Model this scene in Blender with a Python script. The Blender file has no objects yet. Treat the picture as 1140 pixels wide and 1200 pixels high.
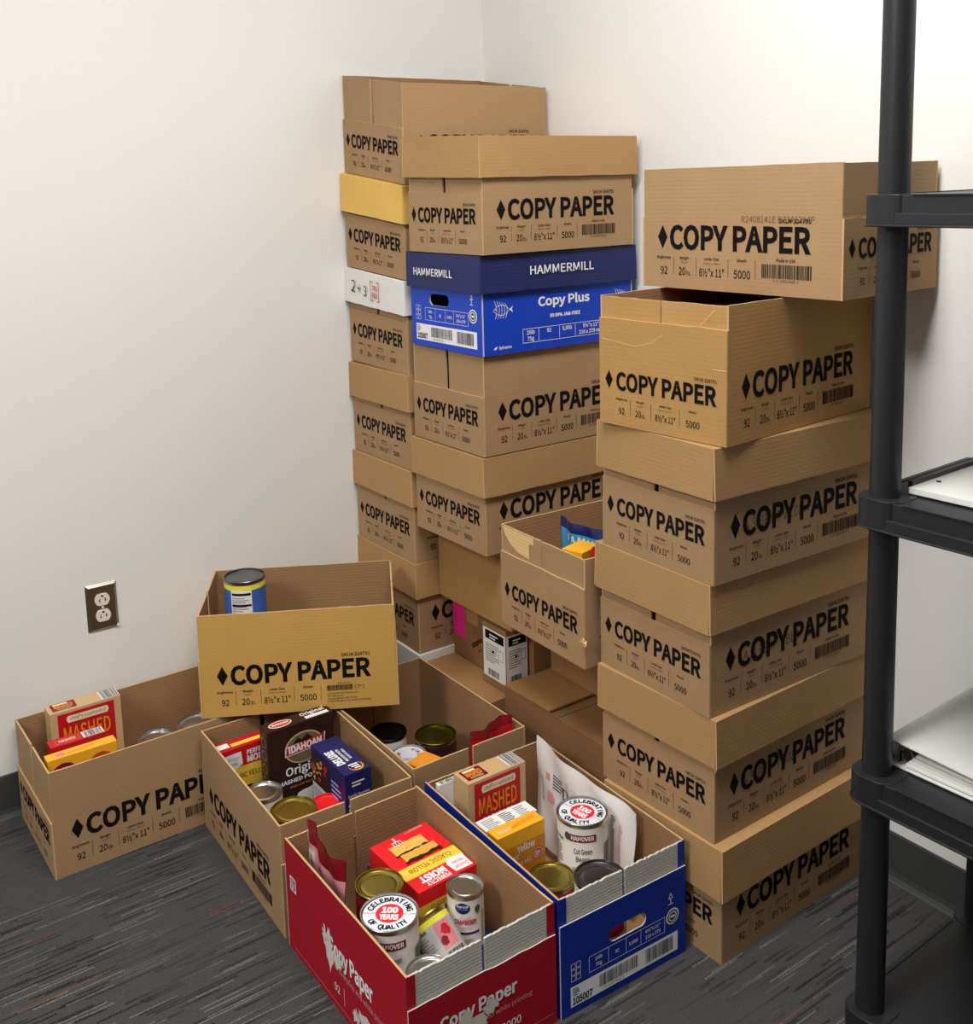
import bpy, math, random
from mathutils import Vector, Matrix

random.seed(7)
SC = bpy.context.scene
COL = SC.collection
R = math.radians

# ------------------------------------------------------------------ camera
F_PX, PPX, PPY = 1245.47, 550.4, 400.85
CAM = Vector((2.4728, -1.7817, 1.4020))
YAW, PITCH, ROLL = 0.96609, -0.14697, -0.02834
fwd = Vector((-math.sin(YAW) * math.cos(PITCH), math.cos(YAW) * math.cos(PITCH), math.sin(PITCH)))
rgt = Vector((math.cos(YAW), math.sin(YAW), 0))
upv = rgt.cross(fwd)
r2 = rgt * math.cos(ROLL) + upv * math.sin(ROLL)
u2 = -rgt * math.sin(ROLL) + upv * math.cos(ROLL)
cam_d = bpy.data.cameras.new('camera')
cam = bpy.data.objects.new('camera', cam_d)
COL.objects.link(cam)
m3 = Matrix((r2, u2, -fwd)).transposed()
cam.matrix_world = Matrix.Translation(CAM) @ m3.to_4x4()
cam_d.sensor_fit = 'HORIZONTAL'
cam_d.sensor_width = 36.0
cam_d.lens = F_PX / 1140 * 36.0
cam_d.shift_x = (570 - PPX) / 1140
cam_d.shift_y = -(600 - PPY) / 1140
cam_d.clip_start = 0.05
SC.camera = cam

# ------------------------------------------------------------------ world, room lamps, exposure
w = bpy.data.worlds.new('world')
SC.world = w
w.use_nodes = True
w.node_tree.nodes['Background'].inputs[0].default_value = (0.9, 0.95, 1, 1)
w.node_tree.nodes['Background'].inputs[1].default_value = 0.15
CEIL = 2.75
def panel_light(x, y, power, sx=0.6, sy=1.2, col=(1.0, 0.985, 0.955)):
    d = bpy.data.lights.new('ceiling_lamp', 'AREA')
    d.shape = 'RECTANGLE'; d.size = sx; d.size_y = sy; d.energy = power; d.color = col
    o = bpy.data.objects.new('ceiling_lamp', d); COL.objects.link(o)
    o.location = (x, y, CEIL - 0.025)
    return o
panel_light(1.55, -1.15, 60)
panel_light(1.55, -3.55, 85)
panel_light(3.95, -3.55, 8)
SC.view_settings.view_transform = 'Standard'
SC.view_settings.look = 'None'
SC.view_settings.exposure = -0.20
SC.view_settings.gamma = 1.0
SC.view_settings.use_curve_mapping = False

# ------------------------------------------------------------------ materials
def lin(c):
    return tuple(((v / 255) / 12.92 if v / 255 <= 0.04045 else ((v / 255 + 0.055) / 1.055) ** 2.4) for v in c) + (1.0,)

MATS = {}
class NT:
    def __init__(s, name):
        s.m = bpy.data.materials.new(name); s.m.use_nodes = True
        s.t = s.m.node_tree; s.b = s.t.nodes['Principled BSDF']
    def n(s, typ, **kw):
        nd = s.t.nodes.new(typ)
        for k, v in kw.items():
            if k.startswith('i_'):
                key = k[2:]
                nd.inputs[int(key) if key.isdigit() else key].default_value = v
            else: setattr(nd, k, v)
        return nd
    def l(s, a, ai, b, bi): s.t.links.new(a.outputs[ai], b.inputs[bi])
    def math(s, op, a, b=None, av=None, bv=None):
        nd = s.n('ShaderNodeMath', operation=op)
        if isinstance(a, tuple): s.l(a[0], a[1], nd, 0)
        else: nd.inputs[0].default_value = a
        if b is not None:
            if isinstance(b, tuple): s.l(b[0], b[1], nd, 1)
            else: nd.inputs[1].default_value = b
        return (nd, 0)

def flat(name, rgb, rough=0.55, metal=0.0, spec=0.4, noise=0.0, nscale=30.0, bump=0.0):
    """plain paint, print, plastic or metal with a little procedural unevenness"""
    if name in MATS: return MATS[name]
    t = NT(name); b = t.b
    b.inputs['Roughness'].default_value = rough
    b.inputs['Metallic'].default_value = metal
    b.inputs['Specular IOR Level'].default_value = spec
    c = lin(rgb)
    tc = t.n('ShaderNodeTexCoord')
    nz = t.n('ShaderNodeTexNoise', i_Scale=nscale, i_Detail=3.0)
    t.l(tc, 'Object', nz, 'Vector')
    mx = t.n('ShaderNodeMix', data_type='RGBA')
    k = max(noise, 0.03)
    mx.inputs[6].default_value = tuple(v * (1 - k) for v in c[:3]) + (1,)
    mx.inputs[7].default_value = tuple(min(1, v * (1 + k)) for v in c[:3]) + (1,)
    t.l(nz, 'Fac', mx, 0); t.l(mx, 2, b, 'Base Color')
    if bump:
        bp = t.n('ShaderNodeBump', i_Strength=bump, i_Distance=0.002)
        t.l(nz, 'Fac', bp, 'Height'); t.l(bp, 'Normal', b, 'Normal')
    MATS[name] = t.m
    return t.m

def kraft(name, rgb, stripe=0.025, period=0.0075, rough=0.8, mott=0.10, spec=0.25):
    """corrugated board: mottled fibre, faint flute lines, each box a little different"""
    if name in MATS: return MATS[name]
    t = NT(name); b = t.b
    b.inputs['Roughness'].default_value = rough
    b.inputs['Specular IOR Level'].default_value = spec
    c = lin(rgb)
    tc = t.n('ShaderNodeTexCoord'); oi = t.n('ShaderNodeObjectInfo')
    add = t.n('ShaderNodeVectorMath', operation='ADD')
    sc = t.n('ShaderNodeVectorMath', operation='SCALE'); sc.inputs[0].default_value = (3.1, 1.7, 2.3)
    t.l(oi, 'Random', sc, 'Scale'); t.l(tc, 'Object', add, 0); t.l(sc, 0, add, 1)
    n1 = t.n('ShaderNodeTexNoise', i_Scale=9.0, i_Detail=5.0, i_Roughness=0.6); t.l(add, 0, n1, 'Vector')
    n2 = t.n('ShaderNodeTexNoise', i_Scale=320.0, i_Detail=2.0); t.l(add, 0, n2, 'Vector')
    sx = t.n('ShaderNodeSeparateXYZ'); t.l(tc, 'Object', sx, 0)
    wob = t.math('MULTIPLY', (n1, 0), 0.004)
    zz = t.math('ADD', (sx, 2), wob)
    ph = t.math('MULTIPLY', zz, 2 * math.pi / period)
    sn = t.math('SINE', ph)
    n3 = t.n('ShaderNodeTexNoise', i_Scale=14.0, i_Detail=1.0); t.l(add, 0, n3, 'Vector')
    sn = t.math('MULTIPLY', sn, t.math('MULTIPLY', (n3, 0), 1.6))
    v = t.math('ADD', t.math('MULTIPLY', t.math('SUBTRACT', (n1, 0), 0.5), mott * 2), t.math('MULTIPLY', sn, stripe * 0.5))
    v = t.math('ADD', v, t.math('MULTIPLY', t.math('SUBTRACT', (n2, 0), 0.5), 0.22))
    v = t.math('ADD', v, t.math('MULTIPLY', t.math('SUBTRACT', (oi, 'Random'), 0.5), 0.10))
    v = t.math('ADD', v, 1.0)
    mu = t.n('ShaderNodeVectorMath', operation='SCALE'); mu.inputs[0].default_value = c[:3]
    t.l(v[0], 0, mu, 'Scale'); t.l(mu, 0, b, 'Base Color')
    hb = t.math('ADD', t.math('MULTIPLY', sn, 0.10 if stripe < .05 else .22), (n1, 0))
    bp = t.n('ShaderNodeBump', i_Strength=0.22, i_Distance=0.0015)
    t.l(hb[0], 0, bp, 'Height'); t.l(bp, 'Normal', b, 'Normal')
    MATS[name] = t.m
    return t.m

KR = kraft('kraft_board', (167, 135, 98))
KRL = kraft('kraft_lid', (175, 137, 91), stripe=0.012)
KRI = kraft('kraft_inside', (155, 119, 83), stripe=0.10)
KRY = kraft('kraft_golden', (198, 155, 82), stripe=0.02)
KRW = kraft('kraft_warm', (181, 140, 86), stripe=0.03)
KRP = kraft('kraft_plain', (168, 129, 77), stripe=0.02)
KRE = kraft('kraft_edge', (198, 162, 114), stripe=0.0)
TORN = kraft('torn_liner', (222, 184, 132), stripe=0.05)
WHB = kraft('white_board', (228, 226, 222), stripe=0.03, mott=0.03)
RED = kraft('red_board', (172, 18, 38), stripe=0.03, mott=0.06, rough=0.5)
BLU = kraft('blue_board', (22, 66, 190), stripe=0.03, mott=0.05, rough=0.45)
BLF = kraft('deep_blue_board', (16, 46, 152), stripe=0.03, mott=0.05, rough=0.45)
NAV = kraft('navy_board', (36, 42, 92), stripe=0.06, mott=0.08, rough=0.5)
GRB = kraft('greyed_white_board', (196, 192, 186), stripe=0.12, mott=0.10, period=0.006)
INK = flat('black_ink', (18, 15, 15), 0.8, spec=.12)
GRI = flat('grey_ink', (92, 74, 54), 0.7)
WHI = flat('white_ink', (238, 238, 240), 0.5)
WHP = flat('white_paper', (236, 234, 230), 0.6)
LBI = flat('pale_blue_ink', (150, 180, 235), 0.5)
BLKP = flat('black_plastic', (33, 34, 37), 0.42, spec=0.45, noise=0.12, nscale=60, bump=0.08)
STEEL = flat('tin_steel', (200, 200, 198), 0.28, 1.0, noise=0.05)
STEELD = flat('dark_tin', (120, 120, 124), 0.3, 1.0, noise=0.05)
GOLD = flat('gold_lacquered_tin', (172, 158, 84), 0.3, 1.0, noise=0.06)
BLKT = flat('charcoal_tin', (58, 58, 62), 0.35, 1.0)
PINK = flat('pink_sticky_paper', (244, 38, 150), 0.6)
P = dict(red=(196, 22, 34), dred=(130, 16, 30), orange=(238, 150, 40), yellow=(246, 204, 70), amber=(240, 176, 40),
         cream=(240, 226, 190), tan=(206, 168, 120), brown=(58, 34, 28), choc=(46, 26, 22), navy=(28, 32, 92), blue=(58, 98, 176),
         white=(238, 236, 232), grey=(150, 150, 150), lgrey=(205, 205, 205), black=(24, 22, 24), green=(60, 110, 60), pink=(222, 130, 140),
         sky=(60, 150, 200), tomato=(196, 66, 34), cake=(236, 190, 90), scarlet=(232, 32, 40), rose=(228, 160, 165), lime=(240, 234, 60),
         purple=(120, 30, 60), dgrey=(80, 80, 82), bar=(40, 40, 40), plum=(70, 14, 26))
def pm(k, rough=0.42):
    return flat('print_' + k, P[k], rough)

# ------------------------------------------------------------------ mesh helpers
class MB:
    def __init__(s): s.v = []; s.f = []; s.mi = []; s.mats = []
    def mat(s, m):
        if m not in s.mats: s.mats.append(m)
        return s.mats.index(m)
    def add(s, vs, fs, m, xf=None):
        o = len(s.v); k = s.mat(m)
        s.v += [tuple(xf @ Vector(p)) if xf else tuple(p) for p in vs]
        for f in fs: s.f.append(tuple(i + o for i in f)); s.mi.append(k)
    def box(s, x0, x1, y0, y1, z0, z1, m, top=None, xf=None):
        vs = [(x0, y0, z0), (x1, y0, z0), (x1, y1, z0), (x0, y1, z0), (x0, y0, z1), (x1, y0, z1), (x1, y1, z1), (x0, y1, z1)]
        s.add(vs, [(0, 3, 2, 1), (0, 1, 5, 4), (1, 2, 6, 5), (2, 3, 7, 6), (3, 0, 4, 7)], m, xf)
        s.add(vs, [(4, 5, 6, 7)], top or m, xf)
    def prism(s, poly, z0, z1, m, xf=None):
        n = len(poly)
        vs = [(x, y, z0) for x, y in poly] + [(x, y, z1) for x, y in poly]
        fs = [tuple(range(n - 1, -1, -1)), tuple(range(n, 2 * n))] + [(i, (i + 1) % n, n + (i + 1) % n, n + i) for i in range(n)]
        s.add(vs, fs, m, xf)
    def lathe(s, prof, n=36, xf=None):
        """prof: list of (r, z, material of the band that starts here)"""
        o = len(s.v); idx = []
        for r, z, m in prof:
            row = []
            if r < 1e-6:
                s.v.append(tuple(xf @ Vector((0, 0, z))) if xf else (0, 0, z)); row = [len(s.v) - 1] * n
            else:
                for i in range(n):
                    a = 2 * math.pi * i / n; p = (r * math.cos(a), r * math.sin(a), z)
                    s.v.append(tuple(xf @ Vector(p)) if xf else p); row.append(len(s.v) - 1)
            idx.append(row)
        for j in range(len(prof) - 1):
            k = s.mat(prof[j][2])
            for i in range(n):
                a, b, c, d = idx[j][i], idx[j][(i + 1) % n], idx[j + 1][(i + 1) % n], idx[j + 1][i]
                f = []
                for q in (a, b, c, d):
                    if q not in f: f.append(q)
                if len(f) > 2: s.f.append(tuple(f)); s.mi.append(k)
    def mesh(s, name, smooth=False):
        me = bpy.data.meshes.new(name)
        me.from_pydata(s.v, [], s.f)
        for m in s.mats: me.materials.append(m)
        me.polygons.foreach_set('material_index', s.mi)
        if smooth: me.polygons.foreach_set('use_smooth', [True] * len(s.f))
        me.update()
        return me
    def build(s, name, parent=None, smooth=False, bevel=0.0, loc=None, seg=2):
        o = bpy.data.objects.new(name, s.mesh(name, smooth)); COL.objects.link(o)
        if parent: o.parent = parent
        if loc: o.location = loc
        if bevel:
            b = o.modifiers.new('bevel', 'BEVEL'); b.width = bevel; b.segments = seg; b.limit_method = 'ANGLE'; b.angle_limit = R(40)
        if smooth:
            try: o.data.set_sharp_from_angle(angle=R(38))
            except Exception: pass
        return o

def obj(name, me, parent=None, loc=None, rot=None):
    o = bpy.data.objects.new(name, me); COL.objects.link(o)
    if parent: o.parent = parent
    if loc: o.location = loc
    if rot: o.rotation_euler = rot
    return o
def thing(name, label, cat, loc=(0, 0, 0), rz=0.0, group=None, rot=None):
    o = bpy.data.objects.new(name, None); COL.objects.link(o)
    o.empty_display_size = 0.05
    o.location = loc; o.rotation_euler = rot or (0, 0, rz)
    o['label'] = label; o['category'] = cat
    if group: o['group'] = group
    return o
def struct(o, label=None):
    o['kind'] = 'structure'
    if label: o['label'] = label
    return o

# ---- lettering
_TX = {}
# a humanist sans that ships inside Blender itself; Blender's built-in letterform when it is missing
FONT = None
try:
    import os
    FONT = bpy.data.fonts.load(os.path.join(bpy.utils.system_resource('DATAFILES'), 'fonts', 'Noto Sans CJK Regular.woff2'))
except Exception:
    FONT = None
def glyphs(s, bold=0.0):
    key = (s, bold)
    if key in _TX: return _TX[key]
    cu = bpy.data.curves.new('t', 'FONT'); cu.body = s; cu.size = 1.0; cu.resolution_u = 3; cu.offset = bold * (.45 if FONT else 1)
    if FONT: cu.font = FONT
    cu.fill_mode = 'FRONT'
    o = bpy.data.objects.new('t', cu); COL.objects.link(o)
    bpy.context.view_layer.update()
    ev = o.evaluated_get(bpy.context.evaluated_depsgraph_get())
    me = ev.to_mesh()
    vs = [(v.co.x, v.co.y) for v in me.vertices]; fs = [tuple(p.vertices) for p in me.polygons]
    ev.to_mesh_clear()
    bpy.data.objects.remove(o); bpy.data.curves.remove(cu)
    _TX[key] = (vs, fs)
    return vs, fs
_H = glyphs('H')[0]
CAPH = max(y for x, y in _H) - min(y for x, y in _H)

def clip(poly, c, keep_low):
    out = []
    for i, a in enumerate(poly):
        b = poly[(i + 1) % len(poly)]; ia = (a[0] <= c) == keep_low or a[0] == c; ib = (b[0] <= c) == keep_low or b[0] == c
        if ia: out.append(a)
        if ia != ib:
            k = (c - a[0]) / (b[0] - a[0]); out.append((c, a[1] + k * (b[1] - a[1])))
    return out
def strips(poly, st):
    """cut a flat piece into narrow upright strips so that it can follow a curved surface"""
    lo = min(p[0] for p in poly); hi = max(p[0] for p in poly); res = []; c = (math.floor(lo / st) + 1) * st; cur = poly
    while c < hi - 1e-9 and len(cur) > 2:
        a = clip(cur, c, True); cur = clip(cur, c, False); c += st
        if len(a) > 2: res.append(a)
    if len(cur) > 2: res.append(cur)
    return res
class Decal:
    """flat print: pieces in (u, v) with a layer number, laid on a surface by a mapping (u, v, w) -> point"""
    def __init__(s): s.p = []
    def poly(s, pts, m, layer=0): s.p.append((list(pts), [tuple(range(len(pts)))], m, layer))
    def rect(s, x0, y0, x1, y1, m, layer=0, nu=1):
        vs = []; fs = []
        for i in range(nu + 1):
            x = x0 + (x1 - x0) * i / nu; vs += [(x, y0), (x, y1)]
        for i in range(nu): fs.append((2 * i, 2 * i + 2, 2 * i + 3, 2 * i + 1))
        s.p.append((vs, fs, m, layer))
    def frame(s, x0, y0, x1, y1, t, m, layer=0):
        s.rect(x0, y0, x1, y0 + t, m, layer); s.rect(x0, y1 - t, x1, y1, m, layer)
        s.rect(x0, y0 + t, x0 + t, y1 - t, m, layer); s.rect(x1 - t, y0 + t, x1, y1 - t, m, layer)
    def disc(s, cx, cy, rx, ry, m, layer=0, n=28):
        s.poly([(cx + rx * math.cos(2 * math.pi * i / n), cy + ry * math.sin(2 * math.pi * i / n)) for i in range(n)], m, layer)
    def ring(s, cx, cy, r0, r1, m, layer=0, n=32, a0=0.0, a1=2 * math.pi):
        vs = []; fs = []
        for i in range(n + 1):
            a = a0 + (a1 - a0) * i / n
            vs += [(cx + r0 * math.cos(a), cy + r0 * math.sin(a)), (cx + r1 * math.cos(a), cy + r1 * math.sin(a))]
        for i in range(n): fs.append((2 * i, 2 * i + 1, 2 * i + 3, 2 * i + 2))
        s.p.append((vs, fs, m, layer))
    def text(s, t, x, y, h, m, width=None, align='l', bold=0.0, layer=1, rot=0.0):
        vs, fs = glyphs(t, bold)
        if not vs: return
        k = h / CAPH
        x0 = min(p[0] for p in vs); x1 = max(p[0] for p in vs)
        kx = width / (x1 - x0) if width else k
        wd = (x1 - x0) * kx
        ox = {'l': 0, 'c': -wd / 2, 'r': -wd}[align]
        ca, sa = math.cos(rot), math.sin(rot)
        out = []
        for px, py in vs:
            a = (px - x0) * kx + ox; b = py * k
            out.append((x + a * ca - b * sa, y + a * sa + b * ca))
        s.p.append((out, fs, m, layer))
    def arc(s, t, cx, cy, r, h, m, mid=90.0, span=120.0, bold=0.02, layer=2, flip=False):
        n = len(t)
        for i, ch in enumerate(t):
            if ch == ' ': continue
            f = (i + 0.5) / n - 0.5
            a = R(mid + (f * span if flip else -f * span))
            s.text(ch, cx + r * math.cos(a), cy + r * math.sin(a), h, m, align='c', bold=bold, layer=layer, rot=a + (math.pi / 2 if flip else -math.pi / 2))
    def barcode(s, x0, y0, x1, y1, m, layer=1, n=38, seed=3):
        rr = random.Random(seed); x = x0; u = (x1 - x0) / (n * 1.9)
        while x < x1 - u:
            wd = u * rr.choice((0.7, 1.0, 1.6)); s.rect(x, y0, min(x + wd, x1), y1, m, layer); x += wd + u * rr.choice((0.7, 1.0, 1.4))
    def lines(s, x0, y0, x1, y1, n, m, layer=1, seed=1):
        rr = random.Random(seed); st = (y1 - y0) / n
        for i in range(n):
            s.rect(x0, y0 + i * st, x0 + (x1 - x0) * rr.uniform(0.6, 1), y0 + i * st + st * 0.45, m, layer)
    def blob(s, cx, cy, rx, ry, m, layer=1, seed=1, n=26, jag=0.35):
        rr = random.Random(seed)
        s.poly([(cx + rx * (1 - jag * rr.random()) * math.cos(2 * math.pi * i / n), cy + ry * (1 - jag * rr.random()) * math.sin(2 * math.pi * i / n)) for i in range(n)], m, layer)
    def mesh(s, name, fn, base=0.0004, step=0.0003, strip=None):
        mb = MB()
        for vs, fs, m, layer in s.p:
            if strip:
                for f in fs:
                    for q in strips([vs[i] for i in f], strip): mb.add([fn(u, v, base + step * layer) for u, v in q], [tuple(range(len(q)))], m)
                continue
            mb.add([fn(u, v, base + step * layer) for u, v in vs], fs, m)
        return mb.mesh(name)
    def build(s, name, parent, fn, **kw):
        return obj(name, s.mesh(name, fn, **kw), parent)

def plane(o, U, V):
    o, U, V = Vector(o), Vector(U), Vector(V); N = U.cross(V)
    return lambda u, v, w: tuple(o + U * u + V * v + N * w)
def cyl(r, ang0=0.0, z0=0.0):
    return lambda u, v, w: ((r + w) * math.cos(ang0 + u / r), (r + w) * math.sin(ang0 + u / r), z0 + v)

# ------------------------------------------------------------------ the room
wallm = flat('painted_wall', (232, 231, 228), 0.75, spec=0.2, noise=0.02, nscale=160, bump=0.12)
ceilm = flat('ceiling_tile', (232, 231, 228), 0.9, noise=0.05, nscale=200, bump=0.2)
basem = flat('vinyl_cove_base', (62, 63, 62), 0.5, noise=0.06)

def carpet():
    t = NT('carpet'); b = t.b
    b.inputs['Roughness'].default_value = 0.95; b.inputs['Specular IOR Level'].default_value = 0.1
    tc = t.n('ShaderNodeTexCoord'); sp = t.n('ShaderNodeSeparateXYZ'); t.l(tc, 'Object', sp, 0)
    def streak(wd, ln, seed, thr):
        xc = t.math('FLOOR', t.math('DIVIDE', t.math('ADD', (sp, 0), seed), wd))
        w1 = t.n('ShaderNodeTexWhiteNoise', noise_dimensions='1D'); t.l(xc[0], 0, w1, 'W')
        yc = t.math('FLOOR', t.math('ADD', t.math('DIVIDE', (sp, 1), ln), t.math('MULTIPLY', (w1, 0), 17.0)))
        cb = t.n('ShaderNodeCombineXYZ'); t.l(xc[0], 0, cb, 0); t.l(yc[0], 0, cb, 1); cb.inputs[2].default_value = seed
        w2 = t.n('ShaderNodeTexWhiteNoise', noise_dimensions='3D'); t.l(cb, 0, w2, 'Vector')
        return t.math('GREATER_THAN', (w2, 0), thr)
    nz = t.n('ShaderNodeTexNoise', i_Scale=420.0, i_Detail=2.0); t.l(tc, 'Object', nz, 'Vector')
    mp = t.n('ShaderNodeMapping'); mp.inputs['Scale'].default_value = (180, 9, 1); t.l(tc, 'Object', mp, 0)
    n2 = t.n('ShaderNodeTexNoise', i_Scale=1.0, i_Detail=3.0); t.l(mp, 0, n2, 'Vector')
    col = t.n('ShaderNodeMix', data_type='RGBA'); col.inputs[6].default_value = lin((40, 40, 41)); col.inputs[7].default_value = lin((92, 91, 90))
    t.l(t.math('ADD', t.math('MULTIPLY', (nz, 0), 0.75), t.math('MULTIPLY', (n2, 0), 0.25))[0], 0, col, 0)
    big = t.n('ShaderNodeTexNoise', i_Scale=4.5, i_Detail=2.0); t.l(tc, 'Object', big, 'Vector')
    msk = t.n('ShaderNodeMapRange'); t.l(big, 0, msk, 0); msk.inputs[1].default_value = .38; msk.inputs[2].default_value = .60
    msk2 = t.n('ShaderNodeMapRange'); t.l(big, 0, msk2, 0); msk2.inputs[1].default_value = .30; msk2.inputs[2].default_value = .50
    cur = (col, 2)
    for wd, ln, seed, thr, rgb, fac, mk in ((.0045, .075, 3.3, .84, (18, 18, 20), .95, msk), (.0040, .14, 7.1, .93, (22, 22, 24), .85, msk2), (.0034, .085, 1.9, .945, (150, 148, 142), .5, msk), (.0026, .16, 5.7, .975, (165, 162, 155), .5, msk2), (.0042, .08, 9.1, .9965, (132, 48, 42), .55, msk2), (.0030, .17, 12.3, .9975, (160, 84, 60), .5, msk2)):
        s_ = streak(wd, ln, seed, thr)
        s2 = t.math('MULTIPLY', t.math('MULTIPLY', s_, (mk, 0)), t.math('MULTIPLY', t.math('MINIMUM', t.math('MAXIMUM', t.math('MULTIPLY', t.math('SUBTRACT', (nz, 0), 0.30), 3.2), 0.0), 1.0), fac))
        mx = t.n('ShaderNodeMix', data_type='RGBA'); t.l(cur[0], cur[1], mx, 6); mx.inputs[7].default_value = lin(rgb); t.l(s2[0], 0, mx, 0)
        cur = (mx, 2)
    t.l(cur[0], cur[1], b, 'Base Color')
    bp = t.n('ShaderNodeBump', i_Strength=0.7, i_Distance=0.004); t.l(nz, 0, bp, 'Height'); t.l(bp, 'Normal', b, 'Normal')
    return t.m
RX, RY = 6.6, -7.0
def slab(name, x0, x1, y0, y1, z0, z1, m, label=None):
    mb = MB(); mb.box(x0, x1, y0, y1, z0, z1, m); return struct(mb.build(name), label)
slab('floor', -.12, RX, RY, .12, -.1, 0, carpet(), 'dark grey carpet with black, pale and orange streaks')
slab('wall_left', -.12, 0, RY, .12, 0, CEIL, wallm, 'off-white painted wall with the power outlet')
slab('wall_right', 0, RX, 0, .12, 0, CEIL, wallm, 'off-white painted wall behind the black shelving')
slab('wall_back', RX, RX + .12, RY, .12, 0, CEIL, wallm)
slab('wall_front', -.12, RX + .12, RY - .12, RY, 0, CEIL, wallm)
slab('ceiling', -.12, RX + .12, RY - .12, .12, CEIL, CEIL + .1, ceilm)
# cove base: flat strip with a curved toe, built as a swept profile
def cove(name, axis):
    prof = [(0, .102), (.0025, .102), (.004, .099), (.004, .02), (.006, .011), (.0105, .004), (.014, .0012), (.014, 0), (0, 0)]
    mb = MB(); n = len(prof); vs = []
    for e in (0, 1):
        for d, z in prof:
            vs.append((d, (-.0001 if e == 0 else RY + .001), z) if axis == 'l' else ((.0145 if e == 0 else RX - .001), -d, z))
    fs = [(i, (i + 1) % n, n + (i + 1) % n, n + i) for i in range(n)]
    mb.add(vs, fs + [tuple(range(n)), tuple(range(2 * n - 1, n - 1, -1))], basem)
    return struct(mb.build(name), 'dark grey vinyl cove baseboard')
cove('baseboard_left', 'l'); cove('baseboard_right', 'r')

# ------------------------------------------------------------------ paper cartons
LB, WB, T = 0.442, 0.287, 0.004
def copy_print_long(extra=False):
    d = Decal(); L = LB
    x = lambda f: f * L
    d.poly([(x(.09), .0965), (x(.117), .074), (x(.144), .0965), (x(.117), .119)], INK)
    d.text('COPY PAPER', x(.158), .076, .041, INK, width=x(.704), bold=.032)
    d.text('SKU# 324791', x(.715), .125, .0075, INK, width=x(.145), bold=.008)
    for c_, a, b2, n_ in ((.125, 'Brightness', None, '92'), (.24, 'Weight', '75 g/m²', '20'), (.385, 'Letter Size', '216mm x 279mm', '8½"x 11"'), (.54, 'Sheets', None, '5000')):
        d.text(a, x(c_), .0555, .0052, INK, align='c', bold=.01)
        if b2: d.text(b2, x(c_), .048, .0036, GRI, align='c')
        d.text(n_, x(c_) - (.006 if n_ == '20' else 0), .026, .0142, INK, align='c', bold=.006, width={'92': .0165, '20': .0165, '5000': .0365}.get(n_, .058))
        if n_ == '20': d.text('lb.', x(c_) + .0045, .026, .0080, INK)
    for f in (.178, .303, .47, .605): d.rect(x(f) - .0005, .026, x(f) + .0005, .060, GRI)
    if extra:
        d.barcode(x(.637), .045, x(.765), .058, INK, seed=5); d.text("CP'1", x(.775), .047, .0085, GRI); d.text('Made In USA', x(.69), .0605, .0036, INK)
        for i, q in enumerate(('Distributed by Staples, Inc.', '500 Staples Dr.', 'Framingham, MA 01702', '©2024 Staples Inc. and its affiliates')):
            d.text(q, x(.637), .0365 - i * .0062, .0038, INK, width=x((.16, .085, .15, .22)[i]))
    else:
        d.barcode(x(.637), .030, x(.865), .054, INK, seed=5); d.text('Made In USA', x(.75), .059, .005, INK, align='c', bold=.01)
        d.text('0  67 18103 24265  9', x(.75), .0235, .0042, INK, align='c')
    return d
def copy_print_short():
    d = Decal(); x = lambda f: f * WB
    d.poly([(x(.05), .084), (x(.082), .067), (x(.114), .084), (x(.082), .101)], INK)
    d.text('COPY PAPER', x(.145), .068, .0305, INK, width=x(.785), bold=.032)
    d.text('SKU# 324791', x(.765), .1055, .006, INK, width=x(.165), bold=.008)
    for c_, a, b2, n_ in ((.19, 'Brightness', None, '92'), (.345, 'Weight', '75 g/m²', '20'), (.545, 'Letter Size', '216mm x 279mm', '8½"x 11"'), (.755, 'Sheets', None, '5000')):
        d.text(a, x(c_), .048, .0042, INK, align='c', bold=.01)
        if b2: d.text(b2, x(c_), .0415, .003, GRI, align='c')
        d.text(n_, x(c_) - (.005 if n_ == '20' else 0), .0225, .0112, INK, align='c', bold=.006, width={'92': .0135, '20': .0135, '5000': .0300}.get(n_, .0455))
        if n_ == '20': d.text('lb.', x(c_) + .0035, .0225, .0062, INK)
    for f in (.262, .43, .655): d.rect(x(f) - .0005, .021, x(f) + .0005, .051, GRI)
    return d
LONG = {False: copy_print_long().mesh('print', plane((0, 0, 0), (1, 0, 0), (0, 1, 0))), True: copy_print_long(True).mesh('print', plane((0, 0, 0), (1, 0, 0), (0, 1, 0)))}
SHORT = copy_print_short().mesh('print', plane((0, 0, 0), (1, 0, 0), (0, 1, 0)))

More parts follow.
